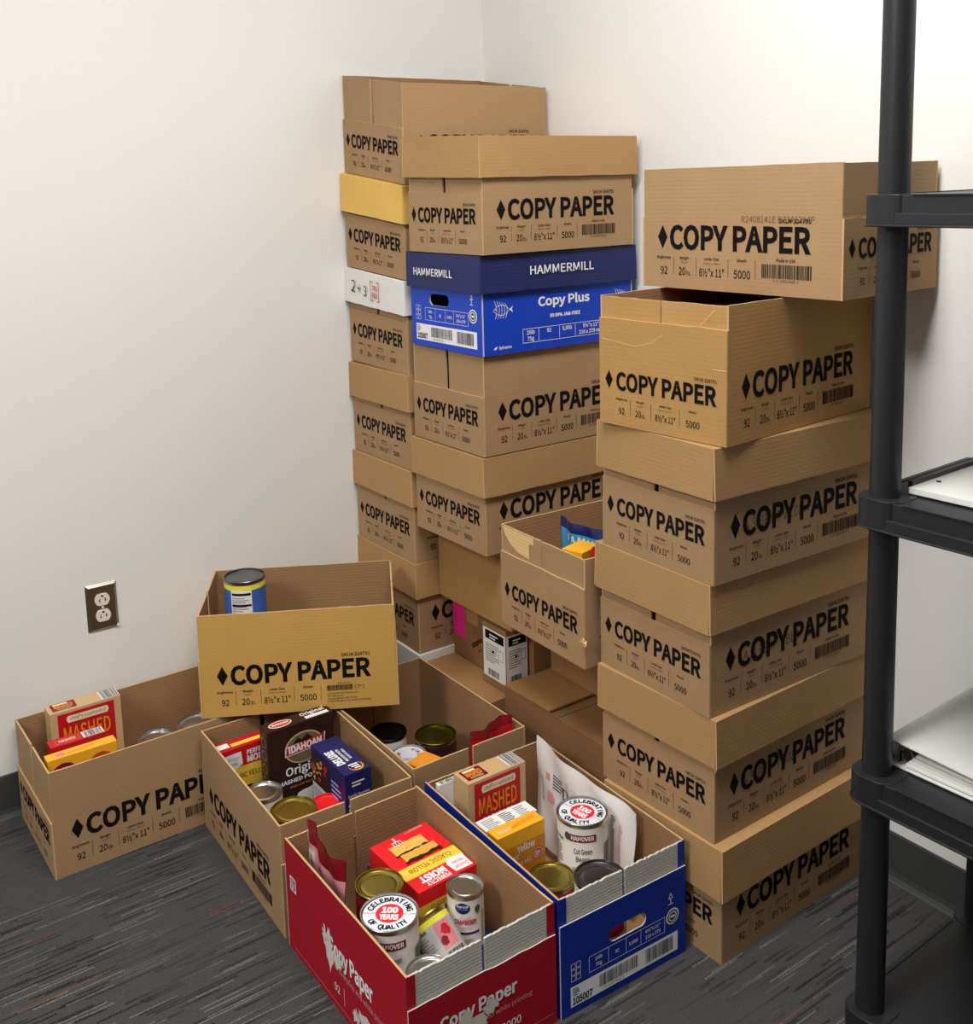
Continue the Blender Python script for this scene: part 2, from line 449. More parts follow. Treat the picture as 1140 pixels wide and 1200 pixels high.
def rag(x0, x1, n, seed, amp):
    rr = random.Random(seed); return [(x0 + (x1 - x0) * i / n, rr.uniform(-amp, amp)) for i in range(n + 1)]
def sheet(mb, p0, U, N, length, z0, z1, t, mo, mi, me, seed=0, amp=.0006, n=10, flare=0.0, rag_top=True):
    """one board panel: outer face mo, inner face mi, cut edge me, its free edge slightly uneven; N points outwards"""
    p0, U, N = Vector(p0), Vector(U), Vector(N); Z = Vector((0, 0, 1)); rr = random.Random(seed)
    e = [rr.uniform(-amp, amp) for _ in range(n + 1)]
    vo = []; vi = []
    for i in range(n + 1):
        b = p0 + U * (length * i / n)
        zt, zb = (z1 + e[i], z0) if rag_top else (z1, z0 + e[i])
        ft, fb = (flare, 0) if rag_top else (0, flare)
        vo.append((b + Z * zb + N * fb, b + Z * zt + N * ft)); vi.append((b + Z * zb - N * (t - fb), b + Z * zt - N * (t - ft)))
    for i in range(n):
        a, b, c_, d = vo[i][0], vo[i + 1][0], vo[i + 1][1], vo[i][1]
        a2, b2, c2, d2 = vi[i][0], vi[i + 1][0], vi[i + 1][1], vi[i][1]
        mb.add([a, b, c_, d], [(0, 1, 2, 3)], mo); mb.add([a2, b2, c2, d2], [(3, 2, 1, 0)], mi)
        mb.add([d, c_, c2, d2], [(0, 1, 2, 3)], me); mb.add([a, b, b2, a2], [(3, 2, 1, 0)], me)
    for q in (0, n):
        mb.add([vo[q][0], vo[q][1], vi[q][1], vi[q][0]], [(0, 1, 2, 3)] if q == 0 else [(3, 2, 1, 0)], me)

def slot_panel(mb, W, z0, z1, y, t, cx, cz, sw, sh, mo, mi, me, n=32):
    """board panel facing -y with a rounded hand hole"""
    inn = []; out = []
    for i in range(n):
        a = 2 * math.pi * i / n; ca, sa = math.cos(a), math.sin(a)
        inn.append((cx + (sw / 2 - sh / 2) * (1 if ca > 0 else -1) + sh / 2 * ca, cz + sh / 2 * sa))
        k = 1 / max(abs(ca), abs(sa)); ex, ez = ca * k, sa * k
        out.append((ex * W / 2, z0 + (z1 - z0) * (ez + 1) / 2))
    for i in range(n):
        j = (i + 1) % n
        for yy, m, fl in ((y, mo, 1), (y + t, mi, 0)):
            q = [(inn[i][0], yy, inn[i][1]), (out[i][0], yy, out[i][1]), (out[j][0], yy, out[j][1]), (inn[j][0], yy, inn[j][1])]
            mb.add(q, [(0, 1, 2, 3) if fl else (3, 2, 1, 0)], m)
        for ring_ in (inn, out):
            mb.add([(ring_[i][0], y, ring_[i][1]), (ring_[j][0], y, ring_[j][1]), (ring_[j][0], y + t, ring_[j][1]), (ring_[i][0], y + t, ring_[i][1])], [(0, 1, 2, 3)], me)
def paper_box(label, loc, yaw, h=0.232, lid=None, outer=KR, inner=KRI, edge=KRE, group=None, prints=True, endh=0.134, rot90=False, extra=False,
              lidm=None, lidh=0.090, lidtop=0.006, seed=0, lidyaw=0.0, shear=None, name='copy_paper_box', flapm=None, endm=None, W=WB, L=LB, gap=.012, ends=True, lidlift=0.0, tilt=(0, 0), hole=None):
    """open carton with long side panels, two end flaps and an outer end panel at each end; local long axis y, printed sides +-x, ends +-y"""
    rz = yaw + (math.pi / 2 if rot90 else 0)
    t = thing(name, label, 'box', loc, rz, group, rot=(tilt[0], tilt[1], rz))
    w2, l2 = W / 2, L / 2
    flapm = flapm or outer; endm = endm or outer
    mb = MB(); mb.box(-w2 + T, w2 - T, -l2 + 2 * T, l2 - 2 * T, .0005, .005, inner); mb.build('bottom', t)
    for s in (-1, 1):
        mb = MB()
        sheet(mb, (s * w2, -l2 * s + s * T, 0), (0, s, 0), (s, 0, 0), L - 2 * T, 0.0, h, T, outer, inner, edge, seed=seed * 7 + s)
        p = mb.build('side_panel', t)
        if prints:
            o = obj('print', LONG[extra], p); o.matrix_local = Matrix.Translation((s * w2, -s * LB / 2, 0)) @ Matrix(((0, 0, s, 0), (s, 0, 0, 0), (0, 1, 0, 0), (0, 0, 0, 1)))
    for s in (-1, 1):
        for q in (-1, 1):
            x0 = gap / 2 * q; x1 = (w2 - T) * q
            a, b = (min(x0, x1), max(x0, x1))
            mb = MB(); st = (a if s == -1 else b)
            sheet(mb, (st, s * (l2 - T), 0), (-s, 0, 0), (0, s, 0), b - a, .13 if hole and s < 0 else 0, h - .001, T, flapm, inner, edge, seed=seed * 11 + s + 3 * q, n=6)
            mb.build('end_flap', t)
        mb = MB()
        if hole and s < 0: slot_panel(mb, W, 0, h - .001, -l2, T * .92, *hole, endm, inner, edge)
        else: sheet(mb, (s * w2, s * l2, 0), (-s, 0, 0), (0, s, 0), W, 0, endh if ends else h, T * .92, endm, inner, edge, seed=seed * 13 + s, amp=.0012)
        p = mb.build('end_panel', t)
        if prints:
            o = obj('print', SHORT, p); o.matrix_local = Matrix.Translation((s * WB / 2, s * l2, 0)) @ Matrix(((-s, 0, 0, 0), (0, 0, s, 0), (0, 1, 0, 0), (0, 0, 0, 1)))
    if lid is not None:
        make_lid(t, h + lidlift, W, L, lidm or KRL, lidh, seed, lidyaw, ins=KRI, edge=edge if lidm is None else lidm)
    if shear:
        for o in t.children_recursive:
            if o.type == 'MESH':
                me = o.data.copy(); o.data = me; mw = o.matrix_basis.copy()
                if o.parent != t: mw = o.parent.matrix_basis @ mw
                inv = mw.inverted()
                for v in me.vertices:
                    p = mw @ v.co; p.z += (shear[0] + (shear[1] - shear[0]) * p.z / h) * p.x; v.co = inv @ p
    return t
def stamp(t, txt, u, v, h, width, side=1, name='ink_stamp'):
    p = [c for c in t.children if c.name.startswith('side_panel')][0 if side < 0 else 1]
    d = Decal(); d.text(txt, u, v, h, GRI, width=width, layer=0)
    d.build(name, p, plane((side * WB / 2, -side * LB / 2, 0), (0, side, 0), (0, 0, 1)), base=.0003)
def make_lid(t, h, W, L, m, lidh, seed, lidyaw, ins=None, edge=None):
    g = .0025; w2, l2 = W / 2 + g + T, L / 2 + g + T; zt = h + T + .001
    rr = random.Random(seed + 91)
    mb = MB()
    mb.box(-w2 + .001, w2 - .001, -l2 + .001, l2 - .001, h + .001, zt, m)
    for s in (-1, 1):
        sheet(mb, (s * w2, -l2 * s, 0), (0, s, 0), (s, 0, 0), 2 * l2, zt - lidh, zt - .0004, T * .8, m, ins or m, edge or m, seed=seed + s, amp=.0008, rag_top=False, flare=rr.uniform(.001, .004))
        sheet(mb, (s * (w2 - .002), s * l2, 0), (-s, 0, 0), (0, s, 0), 2 * w2 - .004, zt - lidh, zt - .0004, T * .8, m, ins or m, edge or m, seed=seed + 5 + s, amp=.0008, rag_top=False, flare=rr.uniform(.0005, .003))
    o = mb.build('lid', t)
    o.rotation_euler = (0, 0, lidyaw)
    return o

GA, GB, GR, GF = 'boxes stacked in the wall corner', 'boxes of the middle stack', 'boxes of the tall stack by the shelving', 'open food donation boxes'
# -- corner stack, bottom to top
def paper_pos(x, y, z): return (x, y, z)
paper_box('kraft copy paper box with a white lid at the floor of the corner stack', (.153, -.236, 0), 0, h=.225, lid=1, lidm=WHB, seed=1, group=GA)
paper_box('lidded copy paper box second from the floor in the corner stack', (.152, -.236, .2325), -.004, lid=1, seed=2, group=GA)
paper_box('lidded copy paper box third from the floor in the corner stack', (.153, -.240, .471), -.003, lid=1, seed=3, group=GA, h=.2325)
paper_box('lidded copy paper box directly under the white-lidded one in the corner stack', (.153, -.240, .7105), -.006, lid=1, seed=4, group=GA)
A5 = paper_box('copy paper box whose white lid is marked 2 and 3 by hand', (.153, -.239, .950), -.006, lid=1, lidm=WHB, lidh=.085, seed=5, group=GA, h=.2325, shear=(-.015, -.075))
KRG = kraft('golden_lid', (232, 188, 100), stripe=.01)
A6 = paper_box('copy paper box with golden yellow lid, second from top of the corner stack', (.154, -.240, 1.1905), .012, lid=1, lidm=KRG, lidh=.092, seed=6, group=GA, shear=(-.075, -.125), h=.226)
paper_box('open copy paper box on top of the corner stack', (.147, -.231, 1.4245), .006, h=.241, seed=7, group=GA, shear=(-.125, -.15))
# handwriting and red stamp on the white lid
lidA5 = [c for c in A5.children if c.name.startswith('lid')][0]
d = Decal()
d.text('2', .035, .030, .030, INK, width=.020, rot=-.1); d.text('3', .098, .026, .026, INK, width=.016, rot=-.1)
d.rect(.066, .040, .086, .0425, INK, 1); d.rect(.0748, .032, .0772, .051, INK, 1)
for (a, b) in ((.135, 1), (.176, -1)):
    d.rect(a, .018, a + .0025, .068, pm('red'), 1); d.rect(a if b > 0 else a - .010, .018, a + .0125 if b > 0 else a + .0025, .0205, pm('red'), 1); d.rect(a if b > 0 else a - .010, .0655, a + .0125 if b > 0 else a + .0025, .068, pm('red'), 1)
d.text('TRU', .157, .045, .012, pm('red'), width=.026, align='c', bold=.02); d.text('RED', .157, .027, .012, pm('red'), width=.026, align='c', bold=.02)
_y0 = -LB / 2 - .0025 - T - .0045
def _sh(u, v, w): x = -WB / 2 + u; k = -.015 - .06 * (.152 + v) / .2325; return (x, _y0 - w, .152 + v + k * x)
d.build('handwriting', lidA5, _sh)

# -- middle stack
def plain_box(label, name, cat, x0, x1, y0, y1, z0, z1, m, group=None, tape=True, seam='y', tapez=.03):
    """closed shipping carton: body plus four top flaps that meet in a taped seam"""
    cx, cy = (x0 + x1) / 2, (y0 + y1) / 2
    t = thing(name, label, cat, (cx, cy, z0), 0, group)
    a, b, h = (x1 - x0) / 2, (y1 - y0) / 2, z1 - z0
    mb = MB(); mb.box(-a, a, -b, b, 0, h - .0042, m); mb.build('body', t, bevel=.002)
    for s in (-1, 1):
        mb = MB()
        if seam == 'y': mb.box(min(s * .001, s * a), max(s * .001, s * a), -b, b, h - .004, h, m, xf=None)
        else: mb.box(-a, a, min(s * .001, s * b), max(s * .001, s * b), h - .004, h, m)
        mb.build('top_flap', t, bevel=.0015)
    if tape:
        tm = flat('packing_tape', (176, 140, 92), .22, spec=.6)
        mb = MB()
        if seam == 'y': mb.box(-.024, .024, -b - .0006, -b, h - .06, h + .0004, tm); mb.box(-.024, .024, -b, b, h, h + .0005, tm)
        else: mb.box(a, a + .0006, -.024, .024, h - .06, h + .0004, tm); mb.box(-a, a, -.024, .024, h, h + .0005, tm)
        mb.build('tape', t)
    return t
B1 = plain_box('brown shipping carton with a pink sticky note, low in the middle stack', 'shipping_carton', 'box', .306, .478, -.360, -.02, .2135, .3780, kraft('carton_brown', (146, 108, 68), stripe=.03), GB)
d = Decal(); d.rect(.002, .025, .054, .112, PINK, 0); d.build('sticky_note', B1, plane((-.086, -.170, .030), (1, 0, 0), (0, 0, 1)))
d = Decal(); d.text('staples.com', .105, .022, .012, INK, bold=.03, rot=.6); d.text('staples', .13, .018, .006, INK, rot=.6)
for i in range(4): d.ring(.118 + .012 * (i % 2) * 1.6, .058 + .014 * (i // 2), .006, .0068, GRI, 1)
d.build('print', B1, plane((-.106, -.170, .02), (1, 0, 0), (0, 0, 1)))
paper_box('plain unprinted kraft box under the lowest lidded box of the middle stack', (.4545, -.2075, .3795), .005, h=.192, prints=False, outer=KRP, name='kraft_box', seed=20, group=GB, ends=False, gap=.001, endh=.2, W=.297, L=.379)
paper_box('lidded copy paper box just above the plain kraft box in the middle stack', (.4545, -.238, .5735), .006, h=.2225, lid=1, seed=21, group=GB)
paper_box('copy paper box directly beneath the blue box', (.4610, -.240, .8040), .006, h=.2255, seed=22, group=GB)
B5 = paper_box('bright blue printed paper box with navy lid in the middle stack', (.4720, -.244, 1.0310), .002, h=.2145, outer=BLU, inner=KRI, edge=GRB, prints=False, lid=1, lidm=NAV, lidh=.082, name='blue_paper_box', seed=23, group=GB, ends=False, hole=(-.024, .112, .080, .027))
paper_box('lidded copy paper box on top of the blue box', (.4865, -.252, 1.2525), .014, h=.252, lid=1, seed=24, group=GB, shear=(0, -.04))

# blue box graphics
def fish(d, cx, cy, s, m):
    n = 14; up = [(cx - s + 2 * s * i / n, cy + .5 * s * math.sin(math.pi * i / n)) for i in range(n + 1)]
    for a, b in zip(up, up[1:]):
        d.poly([a, b, (b[0], b[1] + .0012), (a[0], a[1] + .0012)], m, 1)
        a2, b2 = (a[0], 2 * cy - a[1]), (b[0], 2 * cy - b[1]); d.poly([(a2[0], a2[1] - .0012), (b2[0], b2[1] - .0012), b2, a2], m, 1)
    for i in range(5):
        x = cx - s * .6 + i * s * .32; d.poly([(x, cy + .3 * s), (x + .0015, cy + .3 * s), (x - s * .25, cy + s * (1.0 - .08 * i)), (x - s * .25 - .001, cy + s * (1.0 - .08 * i))], m, 1)
        d.poly([(x, cy - .3 * s), (x - s * .2, cy - s * .85), (x - s * .2 + .001, cy - s * .85), (x + .0015, cy - .3 * s)], m, 1)
        d.poly([(x, cy - .25 * s), (x + .0012, cy - .25 * s), (x + .0012, cy + .25 * s), (x, cy + .25 * s)], m, 1)
    d.poly([(cx + s, cy), (cx + s * 1.45, cy + .35 * s), (cx + s * 1.3, cy), (cx + s * 1.45, cy - .35 * s)], m, 1)
    d.disc(cx - s * .7, cy + .08 * s, s * .07, s * .07, m, 2, n=10)
def end_graphics(d, W, m):
    # table, barcode strip, tree mark, round seal, small icon grid; u from the left as seen
    d.frame(W * .21, .062, W * .82, .092, .0008, m, 1)
    for f in (.36, .50, .62): d.rect(W * f, .062, W * f + .0008, .092, m, 1)
    for f, a, b in ((.285, '20lb', '75g'), (.43, '92', None), (.56, '5,000', None), (.72, '8½"x 11"', '216 x 279')):
        d.text(a, W * f, .0795 if b else .073, .0062, m, align='c', bold=.01)
        if b: d.text(b, W * f, .068, .0062, m, align='c', bold=.01)
    d.rect(W * .07, .014, W * .93, .052, WHI, 0)
    d.text('105007', W * .085, .018, .012, INK, width=W * .15, bold=.03); d.lines(W * .085, .034, W * .14, .05, 4, GRI, 1)
    d.barcode(W * .29, .024, W * .60, .047, INK, 1, seed=8); d.text('1  00 10199 05001  2', W * .31, .017, .004, INK)
    d.barcode(W * .66, .020, W * .89, .047, INK, 1, seed=9, n=30)
    d.disc(W * .885, .086, .0155, .0155, m, 1); d.disc(W * .885, .086, .0125, .0125, flat('seal_dark', (40, 46, 70)), 2); d.ring(W * .885, .086, .0075, .0095, m, 3); d.rect(W * .885 - .005, .084, W * .885 + .005, .0885, m, 3)
    for i in range(3):
        for j in range(2): d.frame(W * .075 + j * .011, .062 + i * .0115, W * .075 + j * .011 + .0095, .072 + i * .0115, .0008, m, 1)
    cx = W * .87; d.poly([(cx - .006, .122), (cx + .006, .122), (cx, .134)], m, 1); d.poly([(cx - .0035, .124), (cx + .0035, .124), (cx, .1305)], BLU, 2); d.rect(cx - .0008, .113, cx + .0008, .122, m, 2); d.rect(cx - .006, .1105, cx + .006, .112, m, 1)
lidB5 = [c for c in B5.children if c.name.startswith('lid')][0]
ep = [c for c in B5.children if c.name.startswith('end_panel')]
d = Decal(); end_graphics(d, WB, WHI)
d.build('print', ep[0], plane((-WB / 2, -LB / 2, 0), (1, 0, 0), (0, 0, 1)))
d = Decal()
fish(d, .052, .098, .022, WHI)
d.text('Copy Plus', .155, .098, .0195, WHI, width=.152, bold=.03); d.text('99.99% JAM-FREE', .188, .070, .0075, WHI, width=.09, bold=.03)
d.frame(.110, .018, .36, .050, .001, WHI, 1)
for f in (.155, .215, .262): d.rect(f, .020, f + .001, .048, WHI, 1)
for f, a, b in ((.132, '20lb', '75g'), (.185, '92', None), (.238, '5,000', None), (.31, '8½"x 11"', '216 x 279 mm')):
    d.text(a, f, .037, .0085, WHI, align='c', bold=.015)
    if b: d.text(b, f, .023, .0085, WHI, align='c', bold=.015)
d.poly([(.028, .012), (.036, .012), (.040, .019), (.033, .017)], WHI, 1); d.text('Sylvamo', .043, .012, .0065, WHI, bold=.02)
fish(d, .405, .098, .022, WHI)
sp = [c for c in B5.children if c.name.startswith('side_panel')]
d.build('print', sp[1], plane((WB / 2, -LB / 2, 0), (0, 1, 0), (0, 0, 1)))
d = Decal(); d.text('HAMMERMILL', .072, .028, .0165, WHI, width=.160, bold=.012); d.build('print', lidB5, plane((-WB / 2 - .04, -LB / 2 - T - .0065, .1395), (1, 0, 0), (0, 0, 1)))
d = Decal(); d.text('HAMMERMILL', .125, .032, .0185, WHI, width=.186, bold=.012); d.build('print', lidB5, plane((WB / 2 + T + .0075, -LB / 2, .1395), (0, 1, 0), (0, 0, 1)))

# -- tall stack by the shelving
paper_box('lidded copy paper box on the carpet at the bottom of the shelving-side stack', (1.143, -.237, 0), .024, h=.2215, lid=1, lidh=.098, seed=31, group=GR)
_t = paper_box('second lidded copy paper box from the carpet in the shelving-side stack', (1.127, -.237, .228), .018, h=.2325, lid=1, seed=32, group=GR, lidyaw=.006)
stamp(_t, 'A SIBE HT 408', 0.075, .083, .020, .150)
_t = paper_box('third lidded copy paper box from the carpet in the shelving-side stack', (1.129, -.240, .4665), -.017, h=.241, lid=1, seed=33, group=GR)
stamp(_t, 'A SI BE HT VBLD', 0.085, .083, .020, .150)
_t = paper_box('uppermost lidded copy paper box in the shelving-side stack', (1.143, -.244, .7135), -.024, h=.2375, lid=1, seed=34, group=GR)
stamp(_t, 'A SIBE HT VA.08', 0.075, .083, .020, .150)
R5 = paper_box('warm-toned open copy paper box carrying a crosswise box on its rim', (1.137, -.249, .9575), .080, h=.237, outer=KRW, seed=35, group=GR, endh=.197, gap=.003)
d = Decal()
for pts in ([(.006, .158), (.045, .154), (.09, .150), (.125, .160), (.150, .176), (.152, .185)], [(.232, .1995), (.262, .228)]):
    for (a0, b0), (a1, b1) in zip(pts, pts[1:]): d.poly([(a0, b0), (a1, b1), (a1, b1 + .0013), (a0, b0 + .0013)], TORN, 0)
d.rect(.258, .128, .286, .1295, TORN, 0)
d.build('tear_line', [c for c in R5.children if c.name.startswith('end_panel')][0], plane((-WB / 2, -LB / 2, 0), (1, 0, 0), (0, 0, 1)))
R6 = paper_box('crosswise copy paper box topping the shelving-side stack', (1.174, -.166, 1.197), .045, h=.224, seed=36, group=GR, rot90=True)

stamp(R6, 'R2408141E B2341204P', .237, .1262, .0105, .150, side=-1)
# -- boxes low behind the food
gm = kraft('carton_tan', (156, 116, 74), stripe=.02)
plain_box('tan carton lying between the corner stack and the food boxes', 'shipping_carton', 'box', .306, .583, -.455, -.02, 0, .212, gm, GB, tape=False, seam='x')
G2 = plain_box('wide brown carton with a raised top flap behind the blue food box', 'shipping_carton', 'box', .592, .978, -.412, -.03, 0, .248, kraft('carton_dark', (146, 108, 70), stripe=.03), GB, tape=False)
mb = MB(); mb.box(0, .165, -.191, .186, 0, .004, KRP, xf=Matrix.Translation((-.191, 0, .2485)) @ Matrix.Rotation(R(-1.2), 4, 'Y')); mb.build('raised_flap', G2)
plain_box('brown carton under the open box beside the shelving-side stack', 'shipping_carton', 'box', .612, .972, -.289, -.02, .2575, .4475, kraft('carton_rust', (154, 114, 74), stripe=.03), GB, seam='y')
CB = paper_box('open copy paper box with a torn front rim, holding snack bags', (.826, -.258, .4485), -.035, h=.224, seed=41, endh=.165, group=GF, gap=.003)
d = Decal(); d.poly([(.006, .222), (.118, .222), (.118, .206), (.102, .206), (.102, .172), (.06, .176), (.03, .190), (.012, .207)], TORN, 0)
d.build('torn_patch', [c for c in CB.children if c.name.startswith('end_flap')][0], plane((-WB / 2, -LB / 2 + T - .0002, 0), (1, 0, 0), (0, 0, 1)))
mb = MB()
for i in range(6):
    a = i * 1.05; mb.add([(0, 0, 0), (.012 * math.cos(a), -.004, .010 * math.sin(a)), (.012 * math.cos(a + .8), -.001, .010 * math.sin(a + .8)), (.003, -.006, .001)], [(0, 1, 3), (1, 2, 3), (0, 3, 2)], TORN)
mb.build('crushed_corner', CB, loc=(WB / 2 + .001, -LB / 2 - .001, .058))
plain_box('brown carton in shadow directly behind the white-labelled carton', 'shipping_carton', 'box', .482, .589, -.322, -.03, .2135, .372, kraft('carton_shade', (150, 110, 70), stripe=.02), GB, tape=False)
tn = thing('toner_carton', 'small carton with white printed label tucked behind the open torn-rim box', 'box', (.556, -.392, .2125))
tm_ = kraft('toner_board', (150, 112, 74), stripe=.02)
mb = MB(); mb.box(-.075, 0.018, 0, .064, .0015, .155, tm_); mb.build('body', tn, bevel=.001)
for lab, fn, wd in (('label', plane((-.072, 0, 0), (1, 0, 0), (0, 0, 1)), .088), ('label', plane((.018, .001, 0), (0, 1, 0), (0, 0, 1)), .062)):
    d = Decal(); d.rect(0, .02, wd, .142, WHP, 0); d.rect(wd * .1, .116, wd * .94, .138, INK, 1); d.lines(wd * .3, .12, wd * .7, .134, 2, WHI, 2)
    d.lines(wd * .1, .06, wd * .75, .108, 8, pm('grey'), 1); d.disc(wd * .45, .088, wd * .05, .004, INK, 2, n=10); d.barcode(wd * .2, .026, wd * .7, .042, INK, 1, n=14); d.frame(wd * .7, .075, wd * .92, .1, .001, INK, 1)
    d.build(lab, tn, fn)

# -- open food boxes on the floor
F1 = paper_box('open copy paper box against the left wall, holding mashed potato carton', (.160, -1.146, 0), .012, h=.236, seed=51, group=GF, endh=.125)
F3 = paper_box('open copy paper box holding the dark brown potato carton', (.538, -.906, 0), -.030, h=.229, seed=53, group=GF, rot90=True, endh=.15)
F4 = paper_box('open copy paper box holding the olive-lidded can, behind the other food boxes', (.526, -.612, 0), -.004, h=.232, seed=54, group=GF, rot90=True, endh=.15)
F2 = paper_box('golden open copy paper box perched across the rims of the floor boxes', (.268, -.764, .2385), R(-29.4), h=.239, outer=KRY, seed=52, group=GF, extra=True, tilt=(0, 0))
def colour_box(label, loc, yaw, h, outer, seed, endh, hole=False):
    t = thing('red_paper_box' if outer is RED else 'blue_paper_box', label, 'box', loc, yaw + math.pi / 2, GF)
    w2, l2 = WB / 2, LB / 2
    mb = MB(); mb.box(-w2 + T, w2 - T, -l2 + 2 * T, l2 - 2 * T, .0005, .005, KRI); mb.build('bottom', t)
    res = {}
    for s in (-1, 1):
        mb = MB(); sheet(mb, (s * w2, -l2 * s + s * T, 0), (0, s, 0), (s, 0, 0), LB - 2 * T, 0, h, T, outer, KRI, KRE, seed=seed + s); res['side%d' % s] = mb.build('side_panel', t)
        for q in (-1, 1):
            x0 = .003 * q; x1 = (w2 - T) * q; a, b = min(x0, x1), max(x0, x1)
            mb = MB()
            if hole:  # flaps stop short of the hand hole: lower part cut away around it
                sheet(mb, ((a if s == -1 else b), s * (l2 - T), 0), (-s, 0, 0), (0, s, 0), b - a, .135 if s == -1 else 0, h - .002, T, GRB if s < 0 else KRI, KRI, GRB if s < 0 else KRE, seed=seed * 3 + s + 5 * q, n=30, amp=.0012 if s < 0 else .0005)
            else: sheet(mb, ((a if s == -1 else b), s * (l2 - T), 0), (-s, 0, 0), (0, s, 0), b - a, 0, h - .002, T, GRB if s < 0 else KRI, KRI, GRB if s < 0 else KRE, seed=seed * 3 + s + 5 * q, n=30, amp=.0012 if s < 0 else .0005)
            mb.build('end_flap', t)
        for q in (-1, 1):   # coloured return of the long side at each corner
            mb = MB(); mb.box(q * w2 - (.0 if q < 0 else .016), q * w2 + (.016 if q < 0 else 0), min(s * (l2 - T), s * (l2 - T + .0012)), max(s * (l2 - T), s * (l2 - T + .0012)), .002, h - .001, outer); mb.build('corner_return', t)
        mb = MB()
        if hole and s == -1: slot_panel(mb, WB, 0, endh, -l2, T * .6, .005, .110, .086, .026, outer, KRI, GRB); 
        else: sheet(mb, (s * w2, s * l2, 0), (-s, 0, 0), (0, s, 0), WB, 0, endh, T * .6, outer, KRI, GRB, seed=seed * 13 + s, amp=.0016, n=16)
        res['end%d' % s] = mb.build('end_panel', t)
    return t, res
F5, f5 = colour_box('bright red open box of cans and cake mix, nearest the camera', (.994, -.915, 0), -.008, .219, RED, 61, .163)
F6, f6 = colour_box('bright blue open box of cans with a hand hole, on the floor', (1.003, -.616, 0), -.032, .221, BLF, 62, .172, hole=True)
d = Decal(); end_graphics(d, WB, WHI); d.build('print', f6['end-1'], plane((-WB / 2, -LB / 2, 0), (1, 0, 0), (0, 0, 1)))
# red box print: lettering half torn away
tw = flat('torn_white', (214, 206, 200), .9, noise=.12, nscale=60)
d = Decal()
d.text('Copy Paper', .055, .100, .022, WHI, width=.150, bold=.03); d.text('for everyday and white printing', .070, .078, .0085, pm('rose'), width=.165)
d.blob(.095, .083, .058, .036, tw, 2, seed=4, jag=.6); d.blob(.062, .072, .030, .018, tw, 2, seed=6, jag=.7); d.blob(.15, .098, .02, .016, tw, 2, seed=9, jag=.6)
d.text('5000', .170, .040, .014, WHI, bold=.01); d.text('Sheets', .172, .031, .005, WHI); d.rect(.158, .028, .159, .058, WHI, 1); d.text('8½" x 11"', .10, .040, .012, WHI)
d.rect(.15, .020, .28, .0208, pm('rose'), 1)
d.build('print', f5['end-1'], plane((-WB / 2, -LB / 2, 0), (1, 0, 0), (0, 0, 1)))
d = Decal()
d.text('Copy Paper', .175, .100, .030, WHI, width=.155, bold=.03); d.text('for everyday and white printing', .19, .078, .011, pm('rose'), width=.19)
for k, (bx_, by_, rx_, ry_) in enumerate(((.178, .105, .020, .050), (.160, .120, .012, .022), (.205, .098, .026, .022), (.30, .045, .05, .016), (.27, .035, .02, .02))): d.blob(bx_, by_, rx_, ry_, tw, 2, seed=20 + k, jag=.65)
d.text('92', .19, .036, .014, WHI); d.rect(.225, .025, .226, .058, WHI, 1); d.rect(.03, .012, .40, .0128, pm('rose'), 1)
d.frame(.022, .128, .046, .156, .003, WHI, 1); d.lines(.027, .133, .041, .152, 4, WHI, 1)
# the long -y face of the red box is the local -x side
d.build('print', f5['side-1'], plane((-WB / 2, LB / 2, 0), (0, -1, 0), (0, 0, 1)))

# ------------------------------------------------------------------ cans
def can(label, x, y, ztop, D, H, lidm, labelm, bodym=None, band=None, lidprint=None, side=None, ang=0.0, rot=None, group='food cans', name='food_can', base=None):
    r = D / 2; z0 = ztop - H
    t = thing(name, label, 'can', (x, y, z0) if base is None else base, ang, group, rot=rot)
    bm_ = bodym or STEEL
    mb = MB()
    mb.lathe([(0, .002, bm_), (r * .93, .002, bm_), (r * .97, 0, bm_), (r, .0015, bm_), (r, .006, bm_), (r * .975, .009, labelm), (r * .975, H - .009, bm_), (r * .975, H - .006, bm_)], 44)
    body = mb.build('body', t, smooth=True)
    mb = MB()
    mb.lathe([(r * .975, H - .0065, lidm), (r, H - .005, lidm), (r, H - .0008, lidm), (r * .985, H, lidm), (r * .955, H, lidm), (r * .935, H - .0045, lidm), (r * .88, H - .005, lidm), (r * .85, H - .0036, lidm), (r * .80, H - .0036, lidm), (r * .77, H - .0046, lidm), (r * .70, H - .0046, lidm), (r * .67, H - .0038, lidm), (r * .60, H - .0038, lidm), (0, H - .0040, lidm)], 44)
    lid = mb.build('lid', t, smooth=True)
    if band:
        mb = MB(); mb.lathe([(r * .978, H - .022, band), (r * .978, H - .010, band)], 44); mb.build('band', t, smooth=True)
    if lidprint: lidprint(lid, r, H)
    if side:
        d = Decal(); side(d, H)
        d.build('label_print', body, cyl(r * .975, 0, 0), strip=.004)
    return t
